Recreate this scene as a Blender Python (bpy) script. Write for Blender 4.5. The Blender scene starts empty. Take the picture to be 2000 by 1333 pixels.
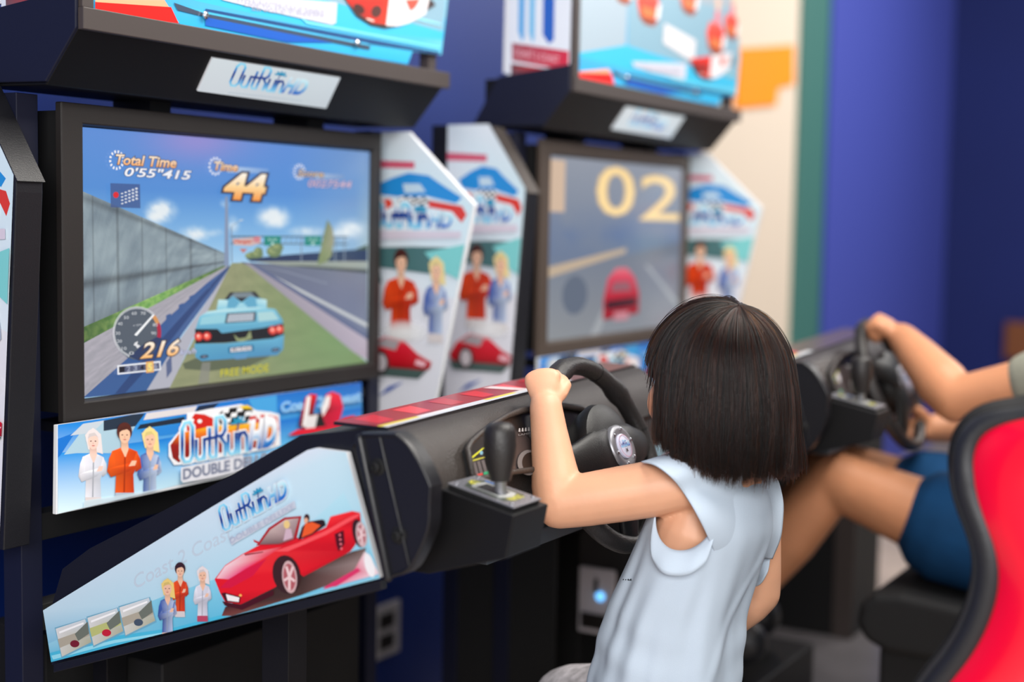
import bpy, bmesh, math, random
import numpy as np
from mathutils import Vector, Matrix
from mathutils.geometry import tessellate_polygon

random.seed(7); np.random.seed(7)
SC = bpy.context.scene
COL = SC.collection
ZO = 0.95                        # the survey's zero height is the lower edge of the front screen, 0.95 m above the floor

# ------------------------------------------------------------------ camera
FPX = 2778.0
CP = np.array([-1.479, -1.5999, 0.2716])
def _rot(yaw, pitch, roll):
    cy, sy, cp, sp = math.cos(yaw), math.sin(yaw), math.cos(pitch), math.sin(pitch)
    fw = np.array([sy*cp, cy*cp, sp]); rt = np.array([cy, -sy, 0]); up = np.cross(rt, fw)
    c, s = math.cos(roll), math.sin(roll)
    return np.array([c*rt+s*up, -s*rt+c*up, fw])
CM = _rot(1.0408, -0.0837, 0.0177)
cam_d = bpy.data.cameras.new('camera'); cam = bpy.data.objects.new('camera', cam_d); COL.objects.link(cam)
cam_d.sensor_width = 36.0; cam_d.lens = FPX/2000*36.0; cam_d.clip_start = 0.05; cam_d.clip_end = 60
cam.matrix_world = Matrix([[CM[0][i], CM[1][i], -CM[2][i], CP[i]+(ZO if i == 2 else 0)] for i in range(3)]+[[0, 0, 0, 1]])
cam_d.dof.use_dof = True; cam_d.dof.focus_distance = 1.98; cam_d.dof.aperture_fstop = 1.6
SC.camera = cam

# ------------------------------------------------------------------ light and exposure
w = bpy.data.worlds.new('world'); SC.world = w; w.use_nodes = True
w.node_tree.nodes['Background'].inputs[0].default_value = (0.86, 0.93, 1.0, 1)
w.node_tree.nodes['Background'].inputs[1].default_value = 0.26
def area(name, loc, target, size, sy, power, col=(1, 1, 1)):
    l = bpy.data.lights.new(name, 'AREA'); l.shape = 'RECTANGLE'; l.size = size; l.size_y = sy; l.energy = power; l.color = col
    o = bpy.data.objects.new(name, l); COL.objects.link(o); o.location = loc
    o.rotation_euler = (Vector(target)-Vector(loc)).to_track_quat('-Z', 'Y').to_euler()
    return o
area('window_light', (-3.4, -2.6, 2.5), (0.6, -0.4, 1.0), 2.4, 1.8, 165, (1.0, 0.98, 0.96))
area('low_fill_light', (-2.3, -3.9, 1.35), (0.9, -0.3, 0.5), 2.6, 1.6, 36, (0.97, 0.98, 1.0))  # added fill to brighten the lower fronts and coin door; no window known there
area('ceiling_light', (0.9, -1.5, 3.0), (0.8, -0.9, 0.9), 2.2, 1.2, 95, (1.0, 0.95, 0.88))
area('far_wall_fill', (4.6, -1.6, 2.9), (4.6, 0.1, 1.0), 1.6, 1.0, 70, (1.0, 0.96, 0.92))  # added to brighten the far stretch of back wall; no fixture seen
SC.view_settings.view_transform = 'Standard'; SC.view_settings.look = 'None'
SC.view_settings.gamma = 1.0; SC.view_settings.use_curve_mapping = False
SC.view_settings.exposure = 0.0
SC.cycles.transparent_max_bounces = 48

# ------------------------------------------------------------------ helpers
def U(px, py, X=None, Y=None, Z=None, d=None):
    """where the line of sight through a surveyed point meets a plane (survey coordinates)"""
    r = CM.T @ np.array([(px-1000)/FPX, (666.5-py)/FPX, 1.0])
    t = d if d is not None else ((X-CP[0])/r[0] if X is not None else (Y-CP[1])/r[1] if Y is not None else (Z-CP[2])/r[2])
    return CP + t*r
def lin(c):
    if isinstance(c, str): c = tuple(int(c[i:i+2], 16) for i in (0, 2, 4))
    o = []
    for v in c[:3]:
        v = v/255.0
        o.append(v/12.92 if v <= 0.04045 else ((v+0.055)/1.055)**2.4)
    return tuple(o)
def mat(name, col, rough=0.5, metal=0.0, coat=0.0, emit=0.0, bump=0.0, scale=200.0, spec=0.5, var=0.0, vscale=6.0, sss=0.0):
    m = bpy.data.materials.new(name); m.use_nodes = True
    nt = m.node_tree; b = nt.nodes['Principled BSDF']
    c = lin(col)
    b.inputs['Base Color'].default_value = (*c, 1); b.inputs['Roughness'].default_value = rough
    b.inputs['Metallic'].default_value = metal; b.inputs['Coat Weight'].default_value = coat
    b.inputs['Coat Roughness'].default_value = 0.08
    b.inputs['Specular IOR Level'].default_value = spec
    if sss:
        b.inputs['Subsurface Weight'].default_value = sss; b.inputs['Subsurface Radius'].default_value = (0.012, 0.005, 0.003)
        b.inputs['Subsurface Scale'].default_value = 1.0
    if emit:
        b.inputs['Emission Color'].default_value = (*c, 1); b.inputs['Emission Strength'].default_value = emit
    tc = None
    if bump or var:
        tc = nt.nodes.new('ShaderNodeTexCoord')
    if bump:
        n = nt.nodes.new('ShaderNodeTexNoise'); n.inputs['Scale'].default_value = scale; n.inputs['Detail'].default_value = 3
        nt.links.new(tc.outputs['Object'], n.inputs['Vector'])
        bp = nt.nodes.new('ShaderNodeBump'); bp.inputs['Strength'].default_value = bump; bp.inputs['Distance'].default_value = 0.002
        nt.links.new(n.outputs['Fac'], bp.inputs['Height']); nt.links.new(bp.outputs['Normal'], b.inputs['Normal'])
    if var:
        n2 = nt.nodes.new('ShaderNodeTexNoise'); n2.inputs['Scale'].default_value = vscale; n2.inputs['Detail'].default_value = 4
        nt.links.new(tc.outputs['Object'], n2.inputs['Vector'])
        rp = nt.nodes.new('ShaderNodeValToRGB')
        rp.color_ramp.elements[0].position = 0.3; rp.color_ramp.elements[1].position = 0.7
        rp.color_ramp.elements[0].color = (*[v*(1-var) for v in c], 1); rp.color_ramp.elements[1].color = (*[min(1, v*(1+var)) for v in c], 1)
        nt.links.new(n2.outputs['Fac'], rp.inputs['Fac']); nt.links.new(rp.outputs['Color'], b.inputs['Base Color'])
    return m
def print_mat(name, emit=0.0, rough=0.35, coat=0.25, dim=1.0):
    m = bpy.data.materials.new(name); m.use_nodes = True; nt = m.node_tree; b = nt.nodes['Principled BSDF']
    a = nt.nodes.new('ShaderNodeVertexColor'); a.layer_name = 'Ink'
    if emit:
        b.inputs['Base Color'].default_value = (0.01, 0.01, 0.012, 1)
        nt.links.new(a.outputs['Color'], b.inputs['Emission Color']); b.inputs['Emission Strength'].default_value = emit
    else:
        nt.links.new(a.outputs['Color'], b.inputs['Base Color'])
    nt.links.new(a.outputs['Alpha'], b.inputs['Alpha'])
    b.inputs['Roughness'].default_value = rough; b.inputs['Coat Weight'].default_value = coat; b.inputs['Coat Roughness'].default_value = 0.12
    return m
M = dict(
    black=mat('black_plastic', (21, 21, 26), 0.38, bump=0.12, scale=500),
    satin=mat('satin_black_steel', (10, 10, 13), 0.5, bump=0.05, scale=600, spec=.35),
    deep=mat('deep_black_board', (5, 5, 7), 0.7),
    navy=mat('navy_painted_steel', (11, 15, 38), 0.5),
    bezel=mat('bezel_plastic', (32, 28, 27), 0.5, bump=0.08, scale=700),
    bezel_hazed=mat('hazed_bezel_plastic', (72, 60, 52), 0.5, bump=0.08, scale=700),  # lighter bezel copy: reflected light and haze put into the far cabinet's colour
    lip=mat('slate_lip', (62, 70, 78), 0.5),
    rail=mat('brown_black_rail', (66, 58, 56), 0.5),
    dash=mat('grained_dash_plastic', (52, 46, 43), 0.42, bump=0.5, scale=420),
    rubber=mat('rim_leather', (34, 31, 31), 0.42, bump=0.35, scale=350),
    hub=mat('hub_plastic', (14, 13, 14), 0.45, bump=0.15, scale=500),
    silver=mat('brushed_silver', (150, 150, 156), 0.42, metal=0.75),
    chrome=mat('chrome', (200, 200, 205), 0.25, metal=1.0),
    white=mat('white_board', (226, 228, 232), 0.4),
    taupe_lit=mat('lit_taupe_edge', (70, 63, 60), 0.6),  # far cabinet's edge cover: the light on it put into a paler colour
    skin=mat('child_skin', (220, 164, 131), 0.48, sss=0.12, var=0.05, vscale=14, bump=0.05, scale=300),
    skin2=mat('adult_skin', (198, 136, 98), 0.5, sss=0.08, var=0.07, vscale=9),
    shirt=mat('pale_blue_cotton', (190, 204, 219), 0.85, bump=0.18, scale=900, spec=0.2, var=0.03, vscale=9),
    shorts=mat('patterned_shorts', (205, 200, 205), 0.85, var=0.35, vscale=60),
    navycloth=mat('navy_shorts_cloth', (12, 58, 98), 0.85, bump=0.2, scale=300, spec=0.2, var=0.12, vscale=12),
    greycloth=mat('grey_tee_cloth', (134, 134, 120), 0.9, var=0.1, vscale=20),
    hairbase=mat('hair_base', (24, 17, 16), 0.5),
    red=mat('red_gloss_shell', (236, 0, 44), 0.22, coat=0.5),
    vinyl=mat('black_vinyl', (30, 31, 36), 0.42, bump=0.2, scale=260),
    cushion=mat('black_cushion', (11, 11, 14), 0.75, bump=0.2, scale=200),
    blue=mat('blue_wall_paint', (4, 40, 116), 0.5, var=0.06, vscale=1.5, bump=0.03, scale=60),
    blue_shaded=mat('blue_wall_paint_shaded', (0, 24, 92), 0.8, var=0.06, vscale=1.5),  # same blue paint made darker: the side wall's shade put into its colour
    blue_lit=mat('blue_wall_paint_lit', (66, 78, 168), 0.55),  # same blue paint made paler: light on the far stretch put into its colour
    cream=mat('cream_panel', (226, 211, 193), 0.6),
    orange=mat('orange_panel', (255, 150, 0), 0.6),
    green=mat('green_trim', (58, 110, 104), 0.6),
    floor=mat('floor_tile', (190, 174, 158), 0.35, var=0.2, vscale=3),
    plate=mat('grey_foot_plate', (96, 92, 94), 0.4, var=0.15, vscale=10),
    brown=mat('brown_board', (120, 66, 24), 0.6),
    steelgrey=mat('socket_steel', (206, 200, 204), 0.45, metal=0.3),
    coin=mat('coin_plate', (226, 220, 228), 0.4),
    bluelamp=mat('blue_lamp', (110, 190, 255), 0.3, emit=1.6),
    ink=print_mat('printed_artwork'),
    lcd=print_mat('screen_picture', emit=1.0, rough=0.25, coat=0.0),
    backlit=print_mat('backlit_sign', emit=0.95, rough=0.3),
    eye=mat('eye_white', (235, 235, 235), 0.2), iris=mat('iris', (40, 24, 16), 0.2), lips=mat('lips', (190, 105, 95), 0.4),
    pedal=mat('pedal_steel', (120, 120, 124), 0.4, metal=0.8),
)

def mesh(name, verts, faces, m, parent=None, smooth=False, base=None, mats=None, fmat=None):
    """one mesh object; verts are survey coordinates; with a parent they stay in the same frame"""
    me = bpy.data.meshes.new(name)
    v = np.array(verts, dtype=float).reshape(-1, 3).copy(); v[:, 2] += ZO
    b = np.zeros(3)
    if parent is not None: b = np.array(parent['_base'])
    elif base is not None: b = np.array([base[0], base[1], base[2]+ZO]); v -= b
    me.from_pydata([tuple(x) for x in v], [], [tuple(f) for f in faces])
    for mm in (mats or [m]): me.materials.append(mm)
    if fmat is not None: me.polygons.foreach_set('material_index', fmat)
    if smooth: me.polygons.foreach_set('use_smooth', [True]*len(me.polygons))
    me.update()
    o = bpy.data.objects.new(name, me); COL.objects.link(o)
    if parent is not None:
        o.parent = parent; o['_base'] = [0.0, 0.0, 0.0] if '_rootmesh' not in parent else [0.0]*3
        o.location = -b if not parent.get('_inner') else Vector((0, 0, 0))
        o['_inner'] = True; o['_base'] = [0.0, 0.0, 0.0]
    else:
        o.location = b; o['_base'] = [float(x) for x in b]
    return o
def thing(name, label, cat, base, off=(0, 0, 0), group=None):
    o = bpy.data.objects.new(name, None); COL.objects.link(o)
    b = [base[0], base[1], base[2]+ZO]
    o['_base'] = [float(x) for x in b]; o.location = (b[0]+off[0], b[1]+off[1], b[2]+off[2])
    o.empty_display_size = 0.1
    tag(o, label, cat, group); return o
def tag(o, label, cat, group=None):
    o['label'] = label; o['category'] = cat
    if group: o['group'] = group
    return o
def struct(o): o['kind'] = 'structure'; return o
def bevel(o, wd=0.003, seg=2, ang=0.6):
    b = o.modifiers.new('bevel', 'BEVEL'); b.width = wd; b.segments = seg; b.limit_method = 'ANGLE'; b.angle_limit = ang
    return o
BOXF = [(0, 3, 2, 1), (4, 5, 6, 7), (0, 1, 5, 4), (1, 2, 6, 5), (2, 3, 7, 6), (3, 0, 4, 7)]
def box(name, a, b, m, parent=None, bev=0.0, base=None):
    (x0, y0, z0), (x1, y1, z1) = a, b
    o = mesh(name, [(x0, y0, z0), (x1, y0, z0), (x1, y1, z0), (x0, y1, z0), (x0, y0, z1), (x1, y0, z1), (x1, y1, z1), (x0, y1, z1)], BOXF, m, parent, base=base)
    if bev: bevel(o, bev)
    return o
def prism(name, pts, vec, m, parent=None, bev=0.0, seg=2, smooth=False, base=None):
    """a flat outline (3-D points) pushed along vec"""
    pts = [np.array(p, float) for p in pts]; vec = np.array(vec, float); n = len(pts)
    nn = np.zeros(3)
    for i in range(n): nn += np.cross(pts[i], pts[(i+1) % n])
    if nn @ vec > 0: pts = pts[::-1]
    v = pts+[p+vec for p in pts]
    f = [tuple(range(n)), tuple(range(2*n-1, n-1, -1))]+[((i+1) % n, i, n+i, n+(i+1) % n) for i in range(n)]
    o = mesh(name, v, f, m, parent, base=base)
    if bev: bevel(o, bev, seg)
    return o
def yz(pts, x): return [(x, p[0], p[1]) for p in pts]
def tube_data(pts, rad, seg=16, cap=True, v0=0, up=None):
    """a round-ended tube through pts; rad: radius or (ra, rb) for each point"""
    P = [np.array(p, float) for p in pts]; n = len(P)
    R = [(r, r) if np.isscalar(r) else r for r in rad]
    T = [P[min(i+1, n-1)]-P[max(i-1, 0)] for i in range(n)]; T = [t/np.linalg.norm(t) for t in T]
    u = np.array(up if up is not None else (0, 0, 1.0)); u = u-(u@T[0])*T[0]
    if np.linalg.norm(u) < 1e-3: u = np.array((1.0, 0, 0)); u = u-(u@T[0])*T[0]
    rings = []
    def ring(c, a, b, t, u):
        w = np.cross(t, u)
        return [c+a*math.cos(2*math.pi*k/seg)*w+b*math.sin(2*math.pi*k/seg)*u for k in range(seg)]
    u = u/np.linalg.norm(u)
    for i in range(n):
        u = u-(u@T[i])*T[i]; u = u/np.linalg.norm(u)
        if i == 0 and cap:
            for a in (80, 55, 28):
                c, s = math.cos(math.radians(a)), math.sin(math.radians(a)); r = min(R[0])
                rings.append(ring(P[0]-T[0]*r*s, R[0][0]*c, R[0][1]*c, T[0], u))
        rings.append(ring(P[i], R[i][0], R[i][1], T[i], u))
        if i == n-1 and cap:
            for a in (28, 55, 80):
                c, s = math.cos(math.radians(a)), math.sin(math.radians(a)); r = min(R[-1])
                rings.append(ring(P[-1]+T[-1]*r*s, R[-1][0]*c, R[-1][1]*c, T[-1], u))
    v = [p for r in rings for p in r]; f = []
    for i in range(len(rings)-1):
        for k in range(seg):
            a, b = v0+i*seg+k, v0+i*seg+(k+1) % seg
            f.append((a, b, b+seg, a+seg))
    f.append(tuple(v0+k for k in range(seg))[::-1]); f.append(tuple(v0+(len(rings)-1)*seg+k for k in range(seg)))
    return v, f
def tube(name, pts, rad, m, parent=None, seg=16, cap=True, base=None):
    v, f = tube_data(pts, rad, seg, cap); return mesh(name, v, f, m, parent, smooth=True, base=base)
def disc_data(c, axis, prof, seg=32, v0=0):
    """lathe: prof is [(distance along axis, radius)]"""
    axis = np.array(axis, float); axis /= np.linalg.norm(axis)
    u = np.cross(axis, (0, 0, 1.0)); u = u/np.linalg.norm(u); w_ = np.cross(axis, u); c = np.array(c, float)
    v, f = [], []
    for h, r in prof:
        for k in range(seg):
            a = 2*math.pi*k/seg; v.append(c+axis*h+r*(math.cos(a)*u+math.sin(a)*w_))
    for i in range(len(prof)-1):
        for k in range(seg):
            a, b = v0+i*seg+k, v0+i*seg+(k+1) % seg; f.append((a, b, b+seg, a+seg))
    f.append(tuple(v0+k for k in range(seg))[::-1]); f.append(tuple(v0+(len(prof)-1)*seg+k for k in range(seg)))
    return v, f
def lathe(name, c, axis, prof, m, parent=None, seg=32, smooth=True, base=None):
    v, f = disc_data(c, axis, prof, seg); o = mesh(name, v, f, m, parent, smooth=smooth, base=base)
    if smooth: e = o.modifiers.new('edges', 'EDGE_SPLIT'); e.split_angle = 0.7
    return o
def merge(*parts):
    V, F = [], []
    for v, f in parts:
        n = len(V); V += list(v); F += [tuple(i+n for i in q) for q in f]
    return V, F

# ------------------------------------------------------------------ printed artwork: flat coloured shapes on a real panel
TXT = {}
def glyphs(s, bold=0.0, shear=0.0):
    k = (s, bold, shear)
    if k not in TXT:
        c = bpy.data.curves.new('t', 'FONT'); c.body = s; c.offset = bold; c.shear = shear; c.resolution_u = 3
        o = bpy.data.objects.new('t', c); COL.objects.link(o)
        me = o.evaluated_get(bpy.context.evaluated_depsgraph_get()).to_mesh()
        v = np.array([(q.co.x, q.co.y) for q in me.vertices]); me.calc_loop_triangles()
        t = [tuple(q.vertices) for q in me.loop_triangles]
        bpy.data.objects.remove(o); bpy.data.curves.remove(c)
        TXT[k] = (v, t)
    return TXT[k]
class Art:
    def __init__(self, axis, val, clip=None, off=None, step=0.000028):
        self.axis, self.val, self.step = axis, val, step
        self.off = np.array(off if off is not None else (0, 0, 0), float)
        self.clip = clip; self.k = 1; self.V, self.F, self.C = [], [], []
        self.n = np.array((0, -1.0, 0)) if axis == 'Y' else np.array((-1.0, 0, 0)) if axis == 'X' else np.array(axis[1]) / np.linalg.norm(axis[1])
    def P(self, x, y):
        if self.axis in ('X', 'Y'):
            v = self.val + (self.off[0] if self.axis == 'X' else self.off[1])
            return U(x, y, **{self.axis: v}) - self.off
        r = CM.T @ np.array([(x-1000)/FPX, (666.5-y)/FPX, 1.0]); o = CP-self.off
        t = (np.array(self.axis[0])-o) @ self.n/(r @ self.n); return o+t*r
    def add(self, pts3, faces, cols):
        b = len(self.V); d = self.n*self.step*self.k; self.k += 1
        self.V += [p+d for p in pts3]; self.F += [tuple(i+b for i in f) for f in faces]; self.C += cols
    def poly(self, pts, col, cols=None, a=1.0, noclip=False, al=None):
        if cols is None: cols = [col]*len(pts)
        q = [(float(p[0]), float(p[1]), *lin(c), (al[i] if al else a)) for i, (p, c) in enumerate(zip(pts, cols))]
        if self.clip and not noclip:
            cl = self.clip; ar = sum(cl[i][0]*cl[(i+1) % len(cl)][1]-cl[(i+1) % len(cl)][0]*cl[i][1] for i in range(len(cl)))
            sg = 1 if ar > 0 else -1
            for i in range(len(cl)):
                ax, ay = cl[i]; bx, by = cl[(i+1) % len(cl)]
                side = lambda p: sg*((bx-ax)*(p[1]-ay)-(by-ay)*(p[0]-ax))
                out = []
                for j in range(len(q)):
                    c, nx = q[j], q[(j+1) % len(q)]; sc, sn = side(c), side(nx)
                    if sc >= 0: out.append(c)
                    if (sc >= 0) != (sn >= 0):
                        t = sc/(sc-sn); out.append(tuple(c[m]+(nx[m]-c[m])*t for m in range(6)))
                q = out
                if len(q) < 3: return
        tr = tessellate_polygon([[Vector((p[0], p[1], 0)) for p in q]])
        self.add([self.P(p[0], p[1]) for p in q], tr, [p[2:6] for p in q])
    def ell(self, cx, cy, rx, ry, col, rot=0.0, n=22, a0=0, a1=360, alpha=1.0):
        c, s = math.cos(math.radians(rot)), math.sin(math.radians(rot)); pts = []
        for i in range(n if a1-a0 >= 360 else n+1):
            t = math.radians(a0+(a1-a0)*i/n); x, y = rx*math.cos(t), ry*math.sin(t)
            pts.append((cx+x*c-y*s, cy+x*s+y*c))
        self.poly(pts, col, a=alpha)
    def glow(self, cx, cy, rx, ry, col, n=20, alpha=0.9):
        """a soft-edged blob"""
        pts = [(cx, cy)]; al = [alpha]
        for f, aa in ((0.55, alpha*0.75), (1.0, 0.0)):
            for i in range(n):
                t = 2*math.pi*i/n; pts.append((cx+rx*f*math.cos(t), cy+ry*f*math.sin(t))); al.append(aa)
        fc = [(0, 1+i, 1+(i+1) % n) for i in range(n)]+[(1+i, 1+n+i, 1+n+(i+1) % n, 1+(i+1) % n) for i in range(n)]
        self.add([self.P(*p) for p in pts], fc, [(*lin(col), x) for x in al])
    def ring(self, cx, cy, rx, ry, wd, col, dots=0, n=36, a0=0, a1=360):
        st = (a1-a0)/n
        for i in range(n):
            if dots and i % 2: continue
            t0, t1 = math.radians(a0+i*st), math.radians(a0+(i+1)*st)
            k = 1-wd/max(rx, ry)
            self.k -= 1 if i else 0
            self.poly([(cx+rx*math.cos(t0), cy+ry*math.sin(t0)), (cx+rx*math.cos(t1), cy+ry*math.sin(t1)),
                       (cx+rx*k*math.cos(t1), cy+ry*k*math.sin(t1)), (cx+rx*k*math.cos(t0), cy+ry*k*math.sin(t0))], col)
    def line(self, x0, y0, x1, y1, wd, col, a=1.0):
        dx, dy = x1-x0, y1-y0; l = math.hypot(dx, dy); nx, ny = -dy/l*wd/2, dx/l*wd/2
        self.poly([(x0+nx, y0+ny), (x1+nx, y1+ny), (x1-nx, y1-ny), (x0-nx, y0-ny)], col, a=a)
    def stroke(self, at, pts, wd, col, stops=None, a=1.0):
        """a pen stroke through pts, given in the unit box of at(x, y)"""
        k0 = self.k
        for (x0, y0), (x1, y1) in zip(pts, pts[1:]):
            m_ = max(1, int(abs(y1-y0)/.12)) if stops else 1
            for i in range(m_):
                self.k += .25
                p, q = (x0+(x1-x0)*i/m_, y0+(y1-y0)*i/m_), (x0+(x1-x0)*(i+1)/m_, y0+(y1-y0)*(i+1)/m_)
                P, Q = np.array(at(*p)), np.array(at(*q)); d = Q-P; l = np.linalg.norm(d)+1e-9; n = np.array((-d[1], d[0]))/l*wd/2; e = d/l*wd*.4
                if i > 0: e0 = 0*e
                else: e0 = e
                e1 = e if i == m_-1 else 0*e
                cp, cq = (ramp(stops, p[1]), ramp(stops, q[1])) if stops else (col, col)
                self.poly([tuple(P-e0+n), tuple(Q+e1+n), tuple(Q+e1-n), tuple(P-e0-n)], None, cols=[cp, cq, cq, cp], a=a); self.k -= 1
        self.k += 1
    def text(self, s, bl, br, tl, col, bold=0.0, shear=0.0, outline=None, ow=0.03, stops=None, a=1.0):
        v0, _ = glyphs(s, 0.0, shear); lo, hi = v0.min(0), v0.max(0)
        ex = np.array(br, float)-np.array(bl); ey = np.array(tl, float)-np.array(bl)
        for pas in ((1, 0) if outline else (0,)):
            v, t = glyphs(s, bold+(ow if pas else 0), shear)
            q = (v-lo)/(hi-lo)
            pts = [np.array(bl)+ex*p[0]+ey*p[1] for p in q]
            if pas: cc = [(*lin(outline), a)]*len(pts)
            elif stops:
                cc = []
                for p in q:
                    y = min(1, max(0, p[1])); k = 0
                    while k < len(stops)-2 and y > stops[k+1][0]: k += 1
                    f = (y-stops[k][0])/(stops[k+1][0]-stops[k][0]); f = min(1, max(0, f))
                    c0, c1 = lin(stops[k][1]), lin(stops[k+1][1]); cc.append((*[c0[m]+(c1[m]-c0[m])*f for m in range(3)], a))
            else: cc = [(*lin(col), a)]*len(pts)
            self.add([self.P(*p) for p in pts], t, cc)
    def grid(self, quad, nx, ny, fn):
        """quad: TL TR BR BL; fn(s, t, x, y) -> rgb 0..255 arrays"""
        q = np.array(quad, float); s, t = np.meshgrid(np.linspace(0, 1, nx+1), np.linspace(0, 1, ny+1)); s, t = s.ravel(), t.ravel()
        p = (1-s)[:, None]*(1-t)[:, None]*q[0]+s[:, None]*(1-t)[:, None]*q[1]+s[:, None]*t[:, None]*q[2]+(1-s)[:, None]*t[:, None]*q[3]
        c = np.clip(fn(s, t, p[:, 0], p[:, 1]), 0, 255)/255.0
        c = np.where(c <= 0.04045, c/12.92, ((c+0.055)/1.055)**2.4)
        f = [(j*(nx+1)+i, j*(nx+1)+i+1, (j+1)*(nx+1)+i+1, (j+1)*(nx+1)+i) for j in range(ny) for i in range(nx)]
        self.add([self.P(x, y) for x, y in p], f, [(*r, 1.0) for r in c])
    def build(self, name, m, parent=None, flip=False):
        o = mesh(name, self.V, self.F, m, parent)
        at = o.data.color_attributes.new('Ink', 'FLOAT_COLOR', 'POINT')
        at.data.foreach_set('color', np.array(self.C, dtype=np.float32).ravel())
        return o
def noise2(x, y, seed=0, octs=4):
    """cheap smooth value noise"""
    r = np.random.RandomState(seed); g = r.rand(64, 64); o = np.zeros_like(x); amp, tot = 1.0, 0.0
    for k in range(octs):
        xi, yi = np.floor(x).astype(int), np.floor(y).astype(int); fx, fy = x-xi, y-yi
        fx, fy = fx*fx*(3-2*fx), fy*fy*(3-2*fy)
        a = g[yi % 64, xi % 64]; b = g[yi % 64, (xi+1) % 64]; c = g[(yi+1) % 64, xi % 64]; d = g[(yi+1) % 64, (xi+1) % 64]
        o += amp*((a*(1-fx)+b*fx)*(1-fy)+(c*(1-fx)+d*fx)*fy); tot += amp; amp *= 0.5; x, y = x*2.03+11, y*2.03+7
    return o/tot
def mixc(a, b, f): return np.array(a)[None, :]*(1-f)[:, None]+np.array(b)[None, :]*f[:, None]
LOGO = [(0, (150, 215, 240)), (0.22, (60, 150, 215)), (0.45, (22, 44, 120)), (0.62, (40, 96, 180)), (0.85, (110, 200, 236)), (1, (150, 220, 245))]
def ramp(stops, y):
    y = min(1, max(0, y)); k = 0
    while k < len(stops)-2 and y > stops[k+1][0]: k += 1
    f = min(1, max(0, (y-stops[k][0])/(stops[k+1][0]-stops[k][0])))
    return tuple(stops[k][1][m]+(stops[k+1][1][m]-stops[k][1][m])*f for m in range(3))
PEN = [(0.0, .115, 1.0, [[(.0, .14), (0, .86), (.25, 1), (.75, 1), (1, .86), (1, .14), (.75, 0), (.25, 0), (0, .14)]]),
       (.155, .09, 1.0, [[(0, .5), (0, .1), (.3, 0), (.7, .0), (1, .12)], [(1, .5), (1, 0)]]),
       (.275, .07, 1.0, [[(.4, .74), (.4, .1), (.7, 0), (1, .0)], [(-.15, .5), (1.1, .5)]]),
       (.375, .10, 1.0, [[(0, 0), (0, 1), (.7, 1), (1, .88), (1, .64), (.7, .52), (0, .52)], [(.45, .5), (1, .3), (1, 0)]]),
       (.51, .085, 1.0, [[(0, .5), (0, .1), (.3, 0), (.7, .0), (1, .12)], [(1, .5), (1, 0)]]),
       (.63, .085, 1.0, [[(0, 0), (0, .5)], [(0, .38), (.3, .5), (.7, .5), (1, .38), (1, 0)]])]
def logo(A, bl, br, tl, outline=(245, 248, 252), hd=None, faint=1.0):
    """the game's lettering: tall O and R, low 'ut' and 'un', slanted HD, a little palm over the n"""
    bl, ex, ey = np.array(bl, float), np.array(br, float)-np.array(bl), np.array(tl, float)-np.array(bl)
    at = lambda x, y: tuple(bl+ex*x+ey*y)
    W = np.linalg.norm(ex)
    hs = hd or [(0, (30, 90, 190)), (0.4, (70, 160, 220)), (0.7, (170, 225, 240)), (1, (215, 240, 248))]
    for pas in ((1, 0) if outline else (0,)):
        for x0, wd, h, st in PEN:
            for pl in st:
                A.stroke(lambda x, y: at(x0+wd*x, y*h), pl, W*(.062 if pas else .032), outline, stops=None if pas else LOGO)
        if pas: A.text('HD', at(0.74, 0.04), at(1.04, 0.04), at(0.74, 0.70), outline, bold=0.09, shear=0.25)
        else: A.text('HD', at(0.74, 0.04), at(1.04, 0.04), at(0.74, 0.70), None, bold=0.04, shear=0.25, stops=hs)
    for dx, dy in ((-0.07, 0.0), (-0.05, 0.10), (0.05, 0.10), (0.075, -.01), (0.0, 0.13)):
        A.stroke(at, [(.62, .78), (.62+dx, .78+dy)], W*.026, (40, 150, 190))
    A.stroke(at, [(.62, .78), (.61, .58)], W*.014, (30, 70, 140))
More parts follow.
